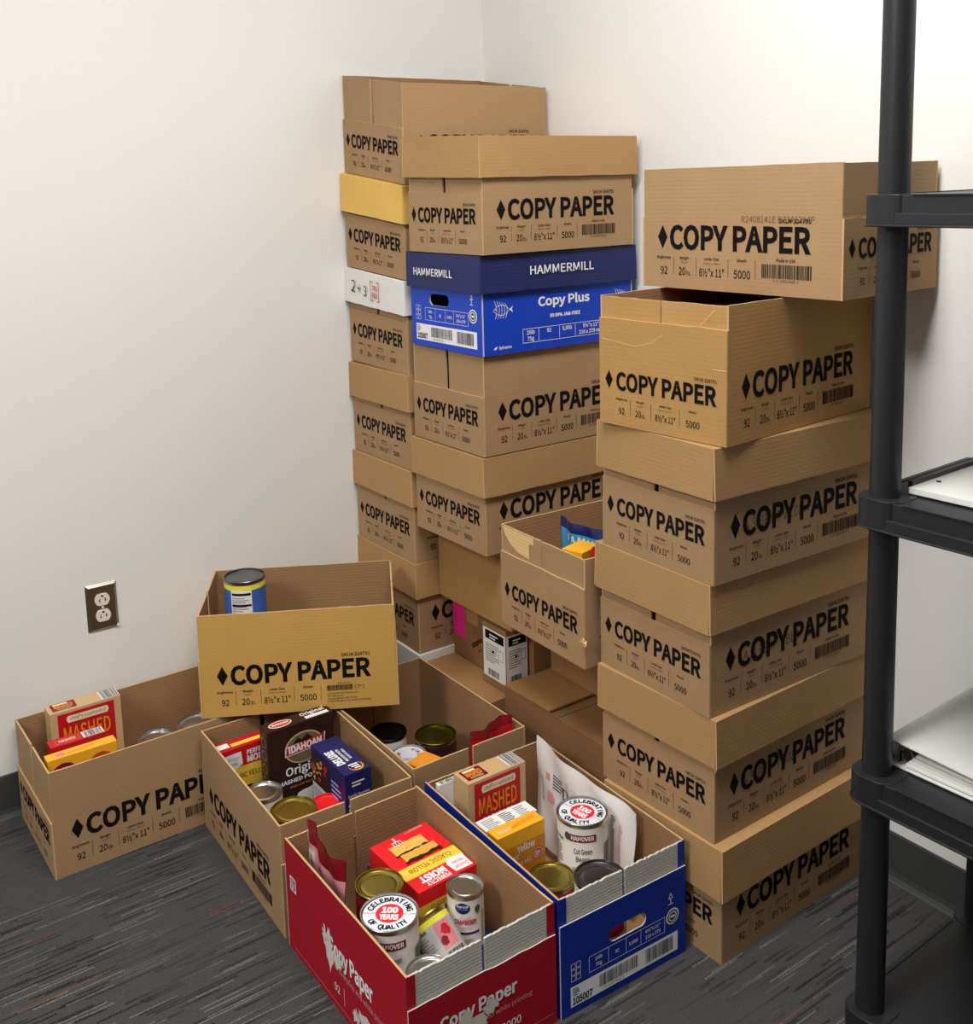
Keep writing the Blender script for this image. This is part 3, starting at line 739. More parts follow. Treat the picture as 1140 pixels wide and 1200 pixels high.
# angle from which the camera sees a can standing at (x, y)
def toward(x, y): return math.atan2(CAM.y - y, CAM.x - x)
def hundred(ang):
    def f(lid, r, H):
        d = Decal()
        d.ring(0, 0, r * .0, r * .90, flat('lid_white', (226, 230, 236), .35), 0, 40)
        d.disc(0, 0, r * .47, r * .47, pm('scarlet'), 1, 36)
        d.text('100', 0, r * .03, r * .25, WHI, width=r * .56, align='c', bold=.05, layer=2); d.text('YEARS', 0, -r * .30, r * .23, WHI, width=r * .66, align='c', bold=.05, layer=2)
        d.arc('CELEBRATING', 0, 0, r * .60, r * .20, INK, 90, 160, .035); d.arc('OF QUALITY', 0, 0, r * .79, r * .19, INK, 270, 120, .035, flip=True)
        d.text('1924-2024', -r * .67, -r * .04, r * .07, pm('red'), align='c'); d.text('EST. 1924', r * .67, -r * .04, r * .07, pm('red'), align='c')
        ca, sa = math.cos(ang), math.sin(ang)
        d.build('lid_print', lid, plane((0, 0, H - .0036), (ca, sa, 0), (-sa, ca, 0)), base=.0004)
    return f
def hanover(txt):
    def f(d, H):
        d.rect(-.026, H * .70, .026, H * .82, pm('dred'), 0, 6); d.text('HANOVER', 0, H * .73, H * .065, WHI, width=.044, align='c', bold=.03, layer=1)
        d.disc(-.030, H * .77, .006, .008, pm('dgrey'), 1, n=12)
        for i, s in enumerate(txt): d.text(s, 0, H * (.50 - .13 * i), H * .085, INK, width=.034 - .008 * i, align='c', bold=.01)
        d.lines(-.020, H * .08, .022, H * .28, 6, pm('grey'), 0); 
        d.lines(-.072, H * .12, -.040, H * .62, 12, pm('dgrey'), 0, 2); d.text('Nutrition Facts', -.072, H * .66, H * .05, INK, width=.032, bold=.03)
        d.barcode(.045, H * .2, .07, H * .6, INK, 0, n=16)
    return f
WL = flat('white_label', (236, 233, 226), .4)
def plainlabel(c1, c2=None, txt=None):
    def f(d, H):
        if c2: d.rect(-.05, H * .25, .05, H * .6, pm(c2), 0, 10)
        if txt: d.text(txt, 0, H * .4, H * .1, WHI, align='c', width=.04, bold=.02, layer=1)
        d.lines(.055, H * .2, .085, H * .75, 9, pm('lgrey'), 0, 3)
    return f
cr_ = math.pi / 2
vu = YAW   # lettering on lids reads upright from the camera when u runs to camera right
# red box
a = toward(1.052, -.999)
can('large can in the red box, lid printed celebrating 100 years of quality', 1.060, -1.000, .213, .0985, .118, STEEL, WL, lidprint=hundred(vu - a - .06), side=hanover(('Cut Green', 'Beans')), ang=a)
can('gold-lidded can beside the red pouch in the red box', .966, -.966, .197, .086, .118, GOLD, pm('dred'), side=plainlabel('dred', 'brown'), ang=toward(.9, -.95))
a = toward(1.048, -.84)
def cran(d, H):
    d.disc(-.006, H * .80, .0135, .0105, pm('navy'), 0, 24); d.ring(-.006, H * .80, .0105, .0115, WHI, 1, 24, .2, 2.9); d.poly([(-.016, H * .78), (.004, H * .775), (.001, H * .80), (-.006, H * .785), (-.012, H * .80)], pm('sky'), 2)
    d.text('Ocean Spray', -.006, H * .815, .0042, WHI, width=.02, align='c', bold=.03, layer=2)
    d.text('JELLIED', -.002, H * .625, .004, pm('pink'), align='c'); d.text('CRANBERRY', -.001, H * .53, .0085, pm('red'), width=.040, align='c', bold=.03); d.text('SAUCE', 0, H * .45, .0048, pm('pink'), align='c')
    d.blob(.021, H * .76, .007, .0085, pm('green'), 1, seed=3); d.rect(-.03, H * .36, .024, H * .395, pm('navy'), 0, 6); d.lines(-.02, H * .12, .02, H * .3, 5, pm('lgrey'), 0); d.lines(.03, H * .15, .04, H * .7, 10, pm('grey'), 0, 5)
can('slim white cranberry sauce can in the red box', 1.048, -.840, .186, .0665, .112, STEEL, WL, side=cran, ang=a)
can('ringed silver can low in the near corner of the red box', 1.158, -.985, .160, .080, .112, STEEL, WL, side=plainlabel('white'), ang=0)
# the can lying down against the near end of the red box
ax = Vector((1.10, -.900, .088)) - Vector((1.03, -.912, .150)); ax.normalize()
q = ((-ax).to_track_quat('Z', 'Y') @ Matrix.Rotation(.87, 3, 'Z').to_quaternion()).to_euler()
def tilted(d, H):
    for k in range(2):
        d.rect(-.075, H * .12, .075, H * .82, pm('white'), 0, 20)
    d.rect(.005, H * .40, .035, H * .80, pm('pink'), 1, 4); d.blob(.022, H * .66, .010, .011, pm('red'), 2, seed=5); d.blob(.012, H * .52, .008, .01, pm('dred'), 2, seed=6)
    d.lines(-.045, H * .2, -.004, H * .74, 12, pm('grey'), 1, 4); d.barcode(.006, H * .16, .04, H * .36, INK, 1, n=18); d.text('Nutrition Facts', -.045, H * .76, .005, INK, width=.035, bold=.03)
t = can('toppled can with white and red label in the red box', 0, 0, 0, .070, .108, GOLD, pm('dred'), bodym=GOLD, band=pm('lime'), side=tilted, base=(1.115, -.900, .082), rot=q)
# blue box
a = toward(1.05, -.573)
can('tall white can in the blue box, lid printed celebrating 100 years', 1.052, -.572, .227, .098, .118, STEEL, WL, lidprint=hundred(vu - a - .75), side=hanover(('Cut Green', 'Beans')), ang=a)
can('gold-lidded tomato can in the blue box', 1.083, -.674, .152, .087, .112, GOLD, pm('tomato'), side=plainlabel('tomato', 'cream'), ang=toward(1.08, -.67))
can('bare silver-lidded can by the near wall of the blue box', 1.163, -.627, .178, .094, .118, STEELD, WL, side=plainlabel('white', 'red'), ang=toward(1.16, -.62))
# brown potato box
can('silver-lidded can beside the cake mix under the brown potato carton', .530, -.990, .170, .076, .112, STEEL, WL, side=plainlabel('white'), ang=0)
can('broad gold-lidded can in front of the brown potato carton', .640, -.975, .178, .094, .118, GOLD, pm('cream'), side=plainlabel('cream'), ang=0)
can('can with bright red plastic lid behind the broad gold can', .615, -.890, .150, .062, .12, pm('scarlet'), WL, ang=0)
# box with the olive can
can('charcoal-lidded can touching the olive-lidded can', .462, -.652, .160, .086, .112, BLKT, WL, ang=0)
can('olive-lidded dark can in the box behind', .540, -.572, .160, .096, .100, flat('olive_tin', (112, 122, 44), .3, 1.0), pm('choc'), side=lambda d, H: (d.text('DOLE', .0, H * .35, .012, pm('cream'), align='c', bold=.03), d.blob(.035, H * .4, .016, .02, pm('cake'), 0, seed=8)), ang=toward(.54, -.57))
def oking(lid, r, H):
    d = Decal(); d.disc(0, 0, r * .9, r * .9, flat('lid_pale', (214, 216, 224), .35), 0, 36)
    d.arc('VIKING', 0, 0, r * .48, r * .2, pm('purple'), 20, 120, .03); d.arc('GOOD', 0, 0, r * .5, r * .18, pm('purple'), 190, 70, .03); d.lines(-r * .3, -r * .6, r * .3, -r * .3, 3, pm('grey'), 1)
    d.build('lid_print', lid, plane((0, 0, H - .0036), (math.cos(vu), math.sin(vu), 0), (-math.sin(vu), math.cos(vu), 0)))
can('pale can with purple lettering on its lid', .572, -.664, .158, .080, .112, STEEL, WL, lidprint=oking, ang=0)
# left box
can('silver can at the middle of the left wall box', .138, -1.086, .150, .085, .112, STEEL, WL, ang=0)
can('wide silver can under the golden perched box', .146, -.990, .160, .096, .118, STEEL, WL, ang=0)
can('silver can between the cartons and the cans of the left wall box', .226, -1.100, .160, .068, .112, STEEL, WL, ang=0)
# perched box
def bluecan(d, H):
    d.rect(-.036, H * .18, .014, H * .82, pm('white'), 0, 8); d.lines(-.033, H * .22, .010, H * .70, 11, pm('grey'), 1, 6); d.rect(-.033, H * .72, .012, H * .77, INK, 1, 6); d.rect(-.033, H * .50, .012, H * .54, INK, 2, 6); d.rect(-.036, H * .06, .016, H * .2, pm('navy'), 1, 8); d.disc(-.026, H * .13, .005, .006, LBI, 2, n=12)
a = toward(.185, -.876)
can('blue can with yellow rim band in the golden perched box', .190, -.868, .508, .098, .118, STEELD, pm('blue'), band=pm('lime'), side=bluecan, ang=a)
can('pale tin at the far end of the golden perched box', .392, -.715, .442, .075, .112, STEEL, WL, ang=0)

# ------------------------------------------------------------------ food cartons
def carton(label, x0, x1, y0, y1, z0, z1, m, name='food_carton', group='food cartons', rz=0.0, rot=None, piv=None):
    cx, cy = (x0 + x1) / 2, (y0 + y1) / 2
    t = thing(name, label, 'carton', (cx, cy, z0), rz, group, rot=rot)
    a, b, h = (x1 - x0) / 2, (y1 - y0) / 2, z1 - z0
    mb = MB(); mb.box(-a, a, -b, b, 0, h, m); body = mb.build('body', t, bevel=.0008)
    faces = dict(px=(plane((a, -b, 0), (0, 1, 0), (0, 0, 1)), 2 * b, h), ny=(plane((-a, -b, 0), (1, 0, 0), (0, 0, 1)), 2 * a, h),
                 top=(plane((-a, -b, h), (1, 0, 0), (0, 1, 0)), 2 * a, 2 * b), topy=(plane((a, -b, h), (0, 1, 0), (-1, 0, 0)), 2 * b, 2 * a), topn=(plane((-a, b, h), (0, -1, 0), (1, 0, 0)), 2 * b, 2 * a))
    return t, body, faces
def face(body, faces, key, fn, name='print'):
    f, wd, ht = faces[key]; d = Decal(); fn(d, wd, ht); return d.build(name, body, f)
tanm = flat('potato_tan', (205, 170, 124), .45)
def mashed_front(d, w, h):
    d.rect(w * .10, 0, w * .90, h * .975, pm('red'), 0)
    y = h - .030
    d.poly([(w * .24, y), (w * .80, y), (w * .82, y + .008), (w * .80, y + .016), (w * .24, y + .016), (w * .22, y + .008)], pm('cream'), 1)
    d.text("chef's cupboard", w * .52, y + .005, .0075, pm('green'), width=w * .5, align='c', layer=2)
    d.text('MASHED', w * .5, h - .076, .036, pm('orange'), width=w * .66, align='c', bold=.01, layer=1); d.text('POTATOES', w * .5, h - .097, .014, WHI, width=w * .52, align='c', bold=.015, layer=1)
def mashed_top(d, w, h):
    d.rect(w * .06, h * .18, w * .40, h * .92, pm('dred'), 0); d.text('MASHED', w * .23, h * .42, h * .3, pm('orange'), width=w * .26, align='c', bold=.03); d.rect(w * .10, h * .72, w * .30, h * .86, pm('cream'), 1); d.text('POTATOES', w * .23, h * .24, h * .12, WHI, width=w * .2, align='c')
    d.rect(w * .74, h * .08, w * .99, h * .95, WHP, 0); d.barcode(w * .76, h * .08, w * .98, h * .95, INK, 1, n=16)
t, b, f = carton('red and tan mashed potato carton in the left wall box', .042, .092, -1.305, -1.148, .0055, .256, tanm)
face(b, f, 'px', mashed_front); face(b, f, 'topy', mashed_top)
t, b, f = carton('slim red carton with barcode between the mashed potato and yellow cartons', .150, .186, -1.328, -1.210, .0055, .226, pm('red'))
def redtop(d, w, h):
    d.rect(w * .60, h * .12, w * .98, h * .9, WHP, 0); d.barcode(w * .63, h * .15, w * .95, h * .85, INK, 1, n=16); d.text('MASHED', w * .33, h * .35, h * .28, pm('cream'), width=w * .3, align='c', bold=.02); d.frame(w * .12, h * .2, w * .54, h * .75, .0008, pm('orange'), 0)
face(b, f, 'topy', redtop)
t, b, f = carton('yellow carton at the near end of the left wall box', .228, .258, -1.351, -1.207, .0055, .236, pm('amber'))
def yelfront(d, w, h):
    d.blob(w * .22, h - .030, w * .17, .018, pm('dred'), 0, seed=3, jag=.1); d.text('Golden', w * .22, h - .030, .008, WHI, width=w * .24, align='c', layer=1); d.blob(w * .75, h - .030, w * .18, .018, pm('tomato'), 0, seed=5, jag=.2); d.blob(w * .75, h - .045, w * .12, .012, pm('cake'), 1, seed=6)
face(b, f, 'px', yelfront)
face(b, f, 'topy', lambda d, w, h: (d.blob(w * .2, h * .5, w * .08, h * .3, pm('pink'), 0, seed=4), d.poly([(w * .3, h * .2), (w * .7, h * .5), (w * .68, h * .7), (w * .3, h * .5)], pm('orange'), 0)))

def idahoan(d, w, h):
    y = h - .058
    d.disc(w * .53, y, w * .29, .036, pm('tan'), 0); d.disc(w * .53, y, w * .265, .033, flat('idaho_grey', (110, 100, 78)), 1)
    d.poly([(w * .36, y + .012), (w * .44, y + .026), (w * .50, y + .018), (w * .58, y + .029), (w * .68, y + .012)], pm('choc'), 2)
    d.poly([(w * .24, y - .012), (w * .84, y - .012 + .004), (w * .86, y + .020), (w * .82, y + .016), (w * .26, y + .010)], WHI, 2)
    d.poly([(w * .255, y - .010), (w * .83, y - .006), (w * .845, y + .0175), (w * .27, y + .0085)], pm('red'), 3)
    d.text('IDAHOAN', w * .55, y - .0045, .0145, WHI, width=w * .50, align='c', bold=.04, layer=4, rot=.03)
    d.text('Original', w * .55, h - .115, .0185, WHI, width=w * .62, align='c', bold=.02, layer=1); d.text('MASHED POTATOES', w * .55, h - .133, .0085, WHI, width=w * .84, align='c', bold=.03, layer=1)
    d.text('Made with Real Potatoes', w * .55, h - .145, .005, pm('orange'), width=w * .5, align='c', layer=1)
    d.blob(w * .62, h - .180, w * .32, .030, pm('white'), 1, seed=12, jag=.25)
t, b, f = carton('dark brown mashed potato carton standing in an open kraft box', .411, .451, -.944, -.784, .0055, .247, pm('choc'))
face(b, f, 'px', idahoan)
face(b, f, 'topy', lambda d, w, h: (d.disc(w * .25, h * .5, w * .17, h * .36, pm('cream'), 0), d.disc(w * .25, h * .5, w * .15, h * .28, pm('red'), 1), d.text('IDAHOAN', w * .25, h * .4, h * .2, WHI, width=w * .24, align='c', bold=.03, layer=2), d.text('Original', w * .75, h * .55, h * .3, WHI, width=w * .36, align='c', bold=.02), d.rect(w * .6, h * .12, w * .95, h * .42, WHI, 0)))
face(b, f, 'ny', lambda d, w, h: [d.ring(w * .5, h - .03 - .03 * i, .010, .0115, pm('tan'), 0) for i in range(6)])
t, b, f = carton('navy deluxe pasta carton leaning in front of the brown potato carton', .500, .655, -.866, -.804, .0055, .216, pm('navy'))
f['topd'] = (plane(((.655 - .5) / 2, (.866 - .804) / 2, .2105), (-1, 0, 0), (0, -1, 0)), .155, .062)
def deluxtop(d, w, h):
    d.text('DELUXE', w * .26, h * .62, .0165, WHI, width=w * .42, bold=.05)
    d.text('RIGATONI PASTA', w * .30, h * .42, .0060, WHI, width=w * .36, bold=.03); d.text('ROASTED GARLIC', w * .34, h * .25, .0055, WHI, width=w * .30, bold=.02)
    d.disc(w * .13, h * .40, .0165, .0165, pm('orange'), 0); d.disc(w * .145, h * .42, .0145, .0145, pm('navy'), 1)
    for k in range(3): d.rect(w * .07 + k * .008, h * .28, w * .07 + k * .008 + .0045, h * (.5 + .06 * k), WHI, 2)
face(b, f, 'topd', deluxtop)
def deluxside(d, w, h):
    d.rect(w * .02, h * .02, w * .52, h - .012, pm('brown'), 0)
    for i in range(26):
        rr = random.Random(i + 40); d.blob(w * rr.uniform(.06, .46), h - rr.uniform(.02, .07), .007, .006, pm(rr.choice(('tomato', 'cake', 'tan', 'brown', 'red'))), 1 + i % 3, seed=i, n=9)
    d.rect(w * .04, h * .05, w * .48, h - .078, pm('lgrey'), 4); d.lines(w * .08, h * .1, w * .44, h - .084, 14, pm('grey'), 5); d.blob(w * .78, h - .085, .012, .012, pm('pink'), 1, seed=7); d.lines(w * .6, h - .07, w * .9, h - .03, 4, LBI, 1)
face(b, f, 'ny', deluxside)
face(b, f, 'px', lambda d, w, h: (d.lines(w * .25, h - .03, w * .75, h - .016, 2, WHI, 0), d.text('Family favorites', w * .5, h - .052, .006, WHI, width=w * .8, align='c'), d.lines(w * .1, h - .09, w * .5, h - .062, 3, WHI, 0)))
t, b, f = carton('red and yellow cake mix carton half hidden behind the brown potato carton', .352, .392, -1.036, -.906, .0055, .203, pm('red'))
def dcake(d, w, h):
    d.rect(0, h - .095, w, h - .045, pm('yellow'), 0); d.poly([(w * .08, h - .012), (w * .42, h - .010), (w * .44, h - .040), (w * .26, h - .052), (w * .07, h - .040)], WHI, 1); d.text('Duncan', w * .25, h - .026, .008, pm('grey'), width=w * .26, align='c', layer=2); d.text('Hines', w * .25, h - .038, .008, pm('grey'), width=w * .2, align='c', layer=2)
    d.text('PERFECTLY', w * .52, h - .022, .010, WHI, width=w * .46, bold=.03); d.text('MOIST', w * .52, h - .040, .014, WHI, width=w * .4, bold=.04); d.text('CLASSIC YELLOW', w * .12, h - .072, .011, pm('brown'), width=w * .8, bold=.01); d.blob(w * .6, h - .11, w * .35, .02, pm('brown'), 1, seed=8); d.blob(w * .6, h - .13, w * .36, .02, pm('cake'), 2, seed=9)
face(b, f, 'px', dcake)
face(b, f, 'topy', lambda d, w, h: (d.rect(w * .30, h * .25, w * .95, h * .6, pm('yellow'), 0), d.rect(w * .04, h * .3, w * .27, h * .8, WHI, 0)))

# red box: cake mix lying on its back
t, b, f = carton('red and yellow cake mix carton lying flat in the red box', .831, .992, -.909, -.780, .118, .170, pm('scarlet'), rot=(0, R(2.0), R(3)))
def cakeflat(d, w, h):
    # w across (toward -y), h along +x, lettering upright towards +x
    d.rect(0, h * .60, w, h * .82, pm('yellow'), 0) if False else None
    d.rect(0, h * .56, w, h * .76, pm('yellow'), 0)
    d.text('CLASSIC YELLOW', w * .5, h * .615, h * .075, pm('brown'), width=w * .72, align='c')
    d.text('PERFECTLY', w * .60, h * .91, h * .06, WHI, width=w * .40, bold=.03, align='c'); d.text('MOIST', w * .62, h * .795, h * .095, WHI, width=w * .44, bold=.05, align='c')
    d.poly([(w * .02, h * .74), (w * .28, h * .72), (w * .34, h * .80), (w * .32, h * .96), (w * .03, h * .97)], WHI, 1); d.text('Duncan', w * .17, h * .88, h * .055, pm('red'), width=w * .22, align='c', layer=2); d.text('Hines', w * .17, h * .80, h * .055, pm('red'), width=w * .18, align='c', layer=2)
    def band(y0, y1, x0, x1, m, ly, seed, jag):
        rr = random.Random(seed); n = 16
        lo = [(w * (x0 + (x1 - x0) * i / n), h * (y0 + rr.uniform(-jag, jag))) for i in range(n + 1)]; hi = [(w * (x0 + (x1 - x0) * i / n), h * (y1 + rr.uniform(-jag, jag))) for i in range(n, -1, -1)]
        d.poly(lo + hi, m, ly)
    band(.16, .34, .24, .80, pm('cake'), 1, 1, .008); band(.325, .365, .22, .82, pm('choc'), 2, 2, .012)
    band(.355, .49, .18, .76, flat('cake_crumb', (228, 172, 74), .5), 3, 3, .008); band(.48, .525, .16, .78, pm('choc'), 4, 4, .014)
    for k in range(40):
        rr = random.Random(k); d.disc(w * rr.uniform(.24, .76), h * rr.choice((rr.uniform(.18, .31), rr.uniform(.38, .47))), w * .010, h * .006, pm(rr.choice(('amber', 'tan'))), 5, n=7)
    d.rect(w * .62, h * .04, w * .65, h * .11, pm('lgrey'), 5)
    for i in range(4): d.rect(w * (.56 + .045 * i), h * .12, w * (.575 + .045 * i), h * .21, pm('lgrey'), 5)
    d.rect(w * .56, h * .11, w * .715, h * .13, pm('lgrey'), 5); d.lines(w * .1, h * .02, w * .45, h * .06, 2, pm('rose'), 1)
face(b, f, 'topn', cakeflat)
face(b, f, 'px', lambda d, w, h: (d.rect(0, h * .1, w, h * .45, pm('yellow'), 0), d.text('CLASSIC YELLOW', w * .5, h * .2, h * .16, pm('brown'), width=w * .6, align='c')))
carton('plain dark carton supporting the flat cake mix in the red box', .80, .985, -.900, -.790, .0055, .114, pm('dgrey'))
t, b, f = carton('blue carton standing below the cranberry can in the red box', 1.0, 1.19, -.860, -.79, .0055, .0735, pm('navy'))
face(b, f, 'top', lambda d, w, h: d.rect(w * .9, 0, w, h, pm('yellow'), 0))
carton('grey carton under the large printed can of the red box', 1.0, 1.098, -1.04, -.945, .0055, .0945, pm('grey'))

# blue box
t, b, f = carton('red and tan mashed potato carton in the blue box', .813, .864, -.704, -.562, .0055, .237, tanm)
face(b, f, 'px', mashed_front); face(b, f, 'topy', mashed_top)
t, b, f = carton('white-backed carton with nutrition panel behind the amber cake mix', .925, .964, -.732, -.612, .0055, .199, WHP)
face(b, f, 'topy', lambda d, w, h: (d.lines(w * .06, h * .1, w * .35, h * .9, 6, pm('grey'), 0), d.lines(w * .4, h * .1, w * .66, h * .9, 6, pm('dgrey'), 0, 3), d.lines(w * .7, h * .1, w * .95, h * .9, 6, pm('grey'), 0, 4)))
t, b, f = carton('amber yellow cake mix carton in the blue box', .966, 1.000, -.733, -.622, .0055, .203, pm('amber'))
def ambercake(d, w, h):
    d.text('Classic', w * .10, h - .058, .012, WHI, width=w * .34, bold=.01, rot=.0); d.text('Yellow', w * .40, h - .046, .014, WHI, width=w * .38, bold=.02, rot=.05); d.text('CAKE MIX', w * .3, h - .072, .007, WHI, width=w * .4)
    d.disc(w * .84, h - .062, .0125, .0125, pm('tomato'), 1); d.ring(w * .84, h - .062, .0095, .0105, WHI, 2); d.lines(w * .78, h - .068, w * .9, h - .056, 3, WHI, 2)
    d.rect(0, 0, w, h - .028, flat('amber_dark', (206, 138, 40), .42), 0)
face(b, f, 'px', ambercake)
face(b, f, 'topy', lambda d, w, h: (d.poly([(w * .3, h * .3), (w * .9, h * .45), (w * .9, h * .75), (w * .5, h * .65)], pm('orange'), 0), d.text('Moist', w * .12, h * .3, h * .25, WHI)))
t, b, f = carton('small white carton with barcode at the back corner of the blue box', .7985, .811, -.738, -.690, .0055, .222, WHP)
face(b, f, 'topy', lambda d, w, h: d.barcode(w * .1, h * .1, w * .9, h * .9, INK, 0, n=12))
carton('yellow carton glimpsed through the hand hole of the blue box', 1.015, 1.10, -.612, -.532, .0055, .107, pm('yellow'))
carton('orange carton in the box with the olive-lidded can', .628, .70, -.700, -.640, .0055, .182, pm('orange'), rz=.3)
t, b, f = carton('yellow snack carton in the torn-rim box', .862, .912, -.458, -.392, .55, .668, pm('amber'), rz=.25)
face(b, f, 'px', lambda d, w, h: d.blob(w * .5, h - .03, w * .4, .02, pm('brown'), 0, seed=4))
carton('flat dark red carton inside the box beneath the crosswise box', 1.04, 1.22, -.40, -.12, .963, 1.160, pm('dred'), rz=.08)

# ------------------------------------------------------------------ soft pouches
def pouch(label, p_bl, p_br, h, depth, cols, lean=0.0, wave=.01, seed=1, name='food_pouch', prints=None, curl=0.0, droop=None, nu=26, nv=22):
    """stand-up pouch from two sheets welded along the sides and the wavy top seal; origin at the middle of its foot"""
    A, B = Vector(p_bl), Vector(p_br); U = (B - A); wd = U.length; U.normalize(); Z = Vector((0, 0, 1)); N = U.cross(Z); C = (A + B) / 2
    t = thing(name, label, 'pouch', tuple(C), math.atan2(U.y, U.x), 'food pouches')
    rr = random.Random(seed); ph = rr.uniform(0, 6)
    def fn(u, v, w):   # u, v in 0..1 over the front sheet; local x along U, local y = -N (away from the viewer)
        belly = depth * math.sin(math.pi * min(1, max(0, u))) ** .6 * (1 - v) ** .55 * (0.35 + .65 * min(1, v * 4 + .2))
        hh = h * (1 if droop is None else droop(u))
        off = lean * v * hh + wave * v * v * math.sin(5.2 * u + ph) + curl * v ** 3
        crease = .0022 * math.sin(17 * u + 9 * v + ph) * (.3 + v)
        return ((u - .5) * wd, -(belly + w) + off + crease, v * hh)
    def back(u, v):
        f = fn(u, v, 0); hh = h * (1 if droop is None else droop(u))
        belly = depth * math.sin(math.pi * u) ** .6 * (1 - v) ** .55 * (0.35 + .65 * min(1, v * 4 + .2))
        return (f[0], f[1] + 1.6 * belly + .0012, f[2])
    for nm, g in (('front_sheet', lambda u, v: fn(u, v, 0)), ('back_sheet', back)):
        mb = MB(); vs = [g(i / nu, j / nv) for j in range(nv + 1) for i in range(nu + 1)]
        o_ = 0; mb.v = vs
        for j in range(nv):
            for i in range(nu):
                k = mb.mat(cols((i + .5) / nu, (j + .5) / nv, nm)); a = j * (nu + 1) + i
                mb.f.append((a, a + 1, a + nu + 2, a + nu + 1) if nm == 'front_sheet' else (a, a + nu + 1, a + nu + 2, a + 1)); mb.mi.append(k)
        o = mb.build(nm, t, smooth=True)
        if nm == 'front_sheet' and prints:
            d = Decal(); prints(d); d.build('print', o, lambda u, v, w_: fn(u, v, w_), base=.0012, strip=.04)
    return t
foil = lambda k, r=.28: flat('foil_' + k, P[k], r, 0.0, spec=.7)
def c_red(u, v, s): return foil('dred') if v > .80 or u < .05 or s != 'front_sheet' else foil('rose')
def pr_red(d):
    d.rect(.05, .50, .26, .78, pm('white'), 0); d.lines(.07, .53, .24, .76, 6, pm('grey'), 1)
    for k in range(5): d.blob(.45 + .09 * (k % 3), .40 + .10 * (k % 4), .07, .05, pm('purple' if k % 2 else 'dred'), 0, seed=60 + k, n=14)
    d.text('SWEET', .66, .50, .05, pm('dred'), width=.2, rot=-.2); d.text('POTATO', .64, .40, .05, pm('dred'), width=.24, rot=-.2); d.rect(.04, .80, .06, .93, WHI, 0)
pouch('glossy dark red foil pouch along the left side of the red box', (.800, -1.026, .03), (.938, -1.020, .03), .226, .005, c_red, wave=.008, seed=3, prints=pr_red, droop=lambda u: 1.0 + .03 * math.sin(6 * u) - .05 * u)
pouch('crumpled red foil pouch at the near end of the box with the olive can', (.716, -.60, .03), (.722, -.485, .03), .222, .018, lambda u, v, s: foil('dred') if v > .93 else foil('red'), wave=.014, seed=5, prints=lambda d: (d.rect(.1, .3, .35, .62, pm('white'), 0), d.barcode(.12, .32, .33, .58, INK, 1, n=8), d.blob(.6, .75, .15, .1, pm('rose'), 0, seed=3)))
def c_wht(u, v, s): return flat('white_pouch', (232, 226, 224), .4)
def pr_wht(d):
    for k in range(7): d.lines(.30 + .07 * k, .35, .345 + .07 * k, .86 - .02 * k, 16, pm('lgrey'), 0, k)
    d.rect(.14, .70, .18, .76, pm('tan'), 0); d.lines(.22, .66, .36, .80, 5, pm('dgrey'), 1); d.blob(.20, .55, .05, .07, pm('rose'), 0, seed=2); d.frame(.33, .60, .40, .74, .012, pm('dgrey'), 1); d.lines(.80, .3, .84, .85, 24, pm('dgrey'), 0); d.lines(.87, .3, .90, .8, 20, pm('rose'), 0); d.lines(.08, .45, .10, .70, 14, pm('dgrey'), 0)
pouch('white printed pouch leaning on the far wall of the blue box', (.838, -.512, .03), (1.125, -.512, .03), .236, .012, c_wht, wave=.010, seed=9, prints=pr_wht, droop=lambda u: 1.0 - .10 * u - .06 * u * u, name='food_pouch')
def c_fam(u, v, s): return foil('navy') if v > .93 or u < .05 else (foil('sky') if v > .66 else foil('dred'))
pouch('blue and red family-size snack bag in the torn-rim box', (.752, -.368, .455), (.915, -.374, .455), .234, .012, c_fam, wave=.012, seed=12, prints=lambda d: (d.text('F A M I L Y', .25, .82, .065, WHI, width=.62, bold=.03), d.rect(.05, .3, .2, .32, pm('cream'), 0)), name='snack_bag')
pouch('shiny red snack bag at the near side of the torn-rim box', (.930, -.43, .455), (.948, -.375, .455), .222, .005, lambda u, v, s: foil('scarlet') if v > .4 else foil('dred'), wave=.012, seed=14, name='snack_bag')

# ------------------------------------------------------------------ wall outlet
ot = thing('wall_outlet', 'brushed steel duplex power outlet plate on the left wall', 'outlet', (0, -1.149, .442))
plm = flat('brushed_steel_plate', (150, 142, 132), .34, 1.0, noise=.08, nscale=90)
mb = MB(); w_, h_ = .036, .0575
mb.add([(.0002, -w_, -h_), (.0002, w_, -h_), (.0002, w_, h_), (.0002, -w_, h_), (.0055, -w_ + .006, -h_ + .006), (.0055, w_ - .006, -h_ + .006), (.0055, w_ - .006, h_ - .006), (.0055, -w_ + .006, h_ - .006)], [(4, 5, 6, 7), (0, 1, 5, 4), (1, 2, 6, 5), (2, 3, 7, 6), (3, 0, 4, 7), (3, 2, 1, 0)], plm)
mb.build('plate', ot)
ivm = flat('ivory_plastic', (232, 224, 214), .35)
for cz in (.0195, -.0195):
    pts = []
    for i in range(28):
        a = 2 * math.pi * i / 28; pts.append((.0172 * math.cos(a), max(-.0142, min(.0142, .0172 * math.sin(a)))))
    mb = MB(); mb.prism(pts, .005, .0085, ivm, xf=Matrix(((0, 0, 1, 0), (1, 0, 0, 0), (0, 1, 0, cz), (0, 0, 0, 1)))); rc = mb.build('receptacle', ot)
    d = Decal(); d.rect(-.0075, -.006, -.0055, .003, INK); d.rect(.0052, -.005, .0072, .004, INK); d.rect(.0072, -.0012, .0105, .0002, INK); d.disc(0, .0085, .0028, .0025, INK, 0, n=12)
    d.build('slot', rc, plane((.0085, 0, cz), (0, 1, 0), (0, 0, 1)))
